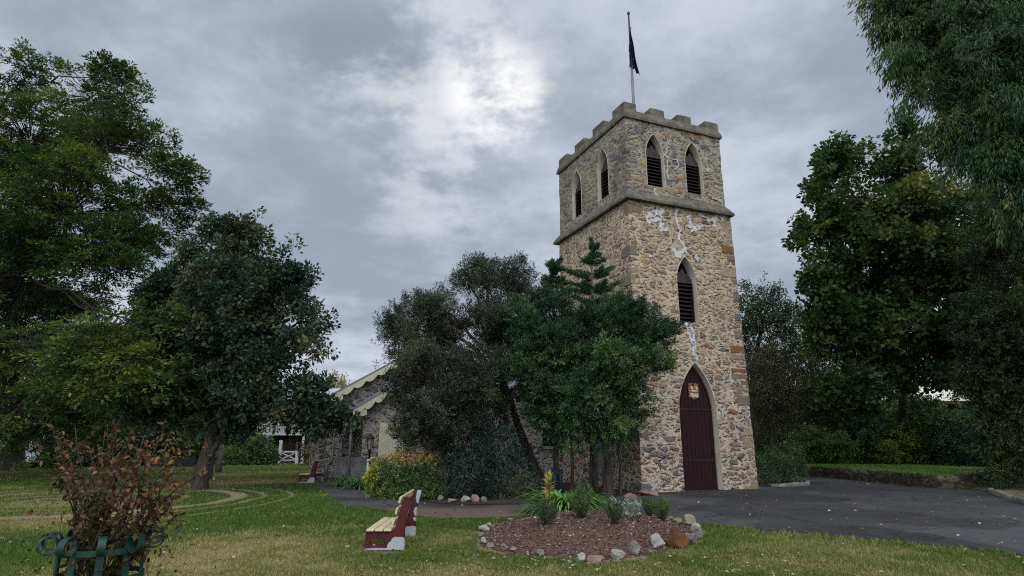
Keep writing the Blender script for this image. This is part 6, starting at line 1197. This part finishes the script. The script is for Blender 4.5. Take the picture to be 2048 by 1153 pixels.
behind('dark evergreen with open crown just right of the tower', (1505, 33, .3), [(1500, 600, 33, 34), (1530, 610, 33, 34), (1485, 640, 33, 40), (1550, 595, 33, 20), (1575, 640, 33, 30), (1530, 660, 33, 44), (1480, 700, 33, 40), (1545, 700, 33.5, 50), (1500, 740, 33.5, 50), (1560, 620, 33, 20)], FARG, 900, 51)
behind('rounded dark tree between the open evergreen and the plane tree', (1630, 35, .6), [(1600, 660, 35, 40), (1640, 680, 35, 50), (1580, 710, 35, 50), (1630, 750, 34, 60), (1690, 770, 34, 60), (1590, 780, 34, 55), (1650, 830, 33.5, 50), (1600, 840, 33.5, 45), (1560, 760, 34.5, 50)], FARG, 1300, 52)
behind('small bronze tinged tree with slim trunk beside the tower', (1540, 26, .15), [(1545, 770, 26, 42), (1515, 800, 26, 34), (1580, 795, 26, 36), (1535, 730, 26.3, 34), (1560, 830, 26, 34), (1520, 840, 26, 26), (1575, 750, 26.3, 24)], leaf_mat('bronze_tree_leaf', [(0, (0.014, 0.018, 0.010)), (.5, (0.032, 0.034, 0.018)), (1, (0.075, 0.060, 0.032))], .55, .2), 900, 53, 'bronze_tree', .10, .085, .03, sp=.4)
behind('shadowy tree behind the red cordyline', (1700, 37, .6), [(1690, 800, 36, 60), (1760, 800, 36, 60), (1730, 850, 35, 55), (1800, 840, 35.5, 40), (1670, 870, 34, 40), (1600, 880, 34, 40), (1550, 880, 34, 45)], FARG, 1100, 54, r0=.18)
HEDGE = 'far hedge masses closing the garden'
def hedge(lb, bl, mat, n, seed, base=None, **kw):
    c = blob_px(bl)[:, :3].mean(0); return shrub('tall_hedge', lb, bl, mat, int(n*1.8), 18, .6, .26, .15, 'open', seed, HEDGE, 'hedge', stem=(c[0], c[1], float(gz(c[0], c[1]))+.0), shell=.5, gap=.22, stems=8, sr=.05, **kw)
hedge('dark tall hedge behind the garden at the far right', [(1900, 866, 38, 30), (1960, 858, 37, 36), (2030, 850, 36, 60), (2100, 840, 36, 70), (1860, 884, 38, 32), (1980, 900, 34, 40), (2050, 900, 33, 50), (1800, 890, 38, 40), (2030, 780, 38, 70), (2130, 760, 38, 90)], FARG, 1300, 61)
hedge('dark hedge closing the view behind the raised lawn', [(1740, 880, 39, 50), (1680, 880, 40, 50), (1620, 880, 41, 50), (1560, 890, 41, 50), (1500, 880, 41, 60), (1560, 840, 42, 50), (1640, 840, 42, 50), (1460, 860, 42, 50)], FARG, 1100, 62)
hedge('tall dark hedge under the big left tree', [(60, 880, 44, 60), (130, 870, 44, 70), (200, 870, 44, 65), (260, 880, 44, 60), (-10, 850, 46, 80), (320, 880, 45, 55), (90, 820, 46, 80), (200, 810, 46, 80), (300, 820, 47, 70), (-80, 870, 44, 80), (40, 830, 47, 40)], FARG, 1700, 63)
hedge('dark hedge left of the verandah house behind the oak', [(380, 860, 46, 60), (440, 860, 47, 45), (400, 890, 45, 40), (350, 830, 48, 60), (430, 820, 49, 50)], FARG, 800, 64)
FB = 'bushes in front of the verandah house'
def fbush(lb, bl, mat, n, seed): shrub('garden_bush', lb, bl, mat, n, 11, .35, .17, .09, 'open', seed, FB, shell=.4, gap=.28, stems=6, sr=.03)
fbush('leafy green bush left of the white gate', [(470, 900, 43, 30), (490, 890, 43.5, 30), (455, 915, 42.5, 18), (500, 910, 43, 20), (510, 880, 44, 20)], MIDG, 330, 71)
fbush('rounded green bush right before the white gate', [(520, 905, 43, 24), (540, 914, 43, 15), (505, 915, 42.5, 18), (530, 895, 43.5, 18)], DKG, 280, 72)
fbush('brownish bush right of the white gate beside the church', [(632, 895, 43, 22), (622, 910, 42.5, 18), (645, 905, 43, 20), (640, 880, 43.5, 16)], leaf_mat('brown_bush_leaf', [(0, (.03, .025, .014)), (.5, (.07, .05, .03)), (1, (.14, .085, .05))], .6, .2), 260, 73)
GOLD = leaf_mat('golden_leaf', [(0, (.16, .12, .05)), (.5, (.28, .22, .10)), (1, (.42, .35, .19))], .6, .3)
b = np.array([atd(668, 900, 64)[0], 64.0, -.3]); tree('golden_tree', 'sparse golden autumn tree behind the church wing roof', 'tree', [b, atd(668, 850, 64), atd(668, 800, 64), atd(668, 770, 64)], [(668, 775, 64, 16), (655, 785, 64, 12), (680, 780, 64, 12), (665, 762, 64, 8), (676, 765, 64, 7)], GOLD, BARK_GREY, 130, 10, .8, .25, .12, 'up', 81, r0=.2, gap=.3)
# far trees closing the skyline beyond the lawn
for i, (lb, bl) in enumerate((('far dark tree behind the left hedge, nearest the frame edge', [(30, 800, 60, 60), (-40, 780, 60, 80), (-120, 760, 60, 90)]), ('far dark tree between the left hedge and the oak', [(250, 800, 62, 60), (310, 790, 62, 60), (180, 800, 62, 50)]), ('far tree beyond the verandah house roof', [(430, 790, 70, 50), (480, 800, 70, 40), (380, 800, 70, 50)]))):
    c = blob_px(bl)[0]; b = np.array([c[0], c[1], -.3]); tree('far_tree', lb, 'tree', [b, b+[0, 0, 2], b+[.2, 0, 4], c[:3]], bl, FARG, BARK_DARK, 420, 14, 1.0, .4, .22, 'open', 90+i, 'far trees beyond the lawn', r0=.3, gap=.3, twigs=.2)
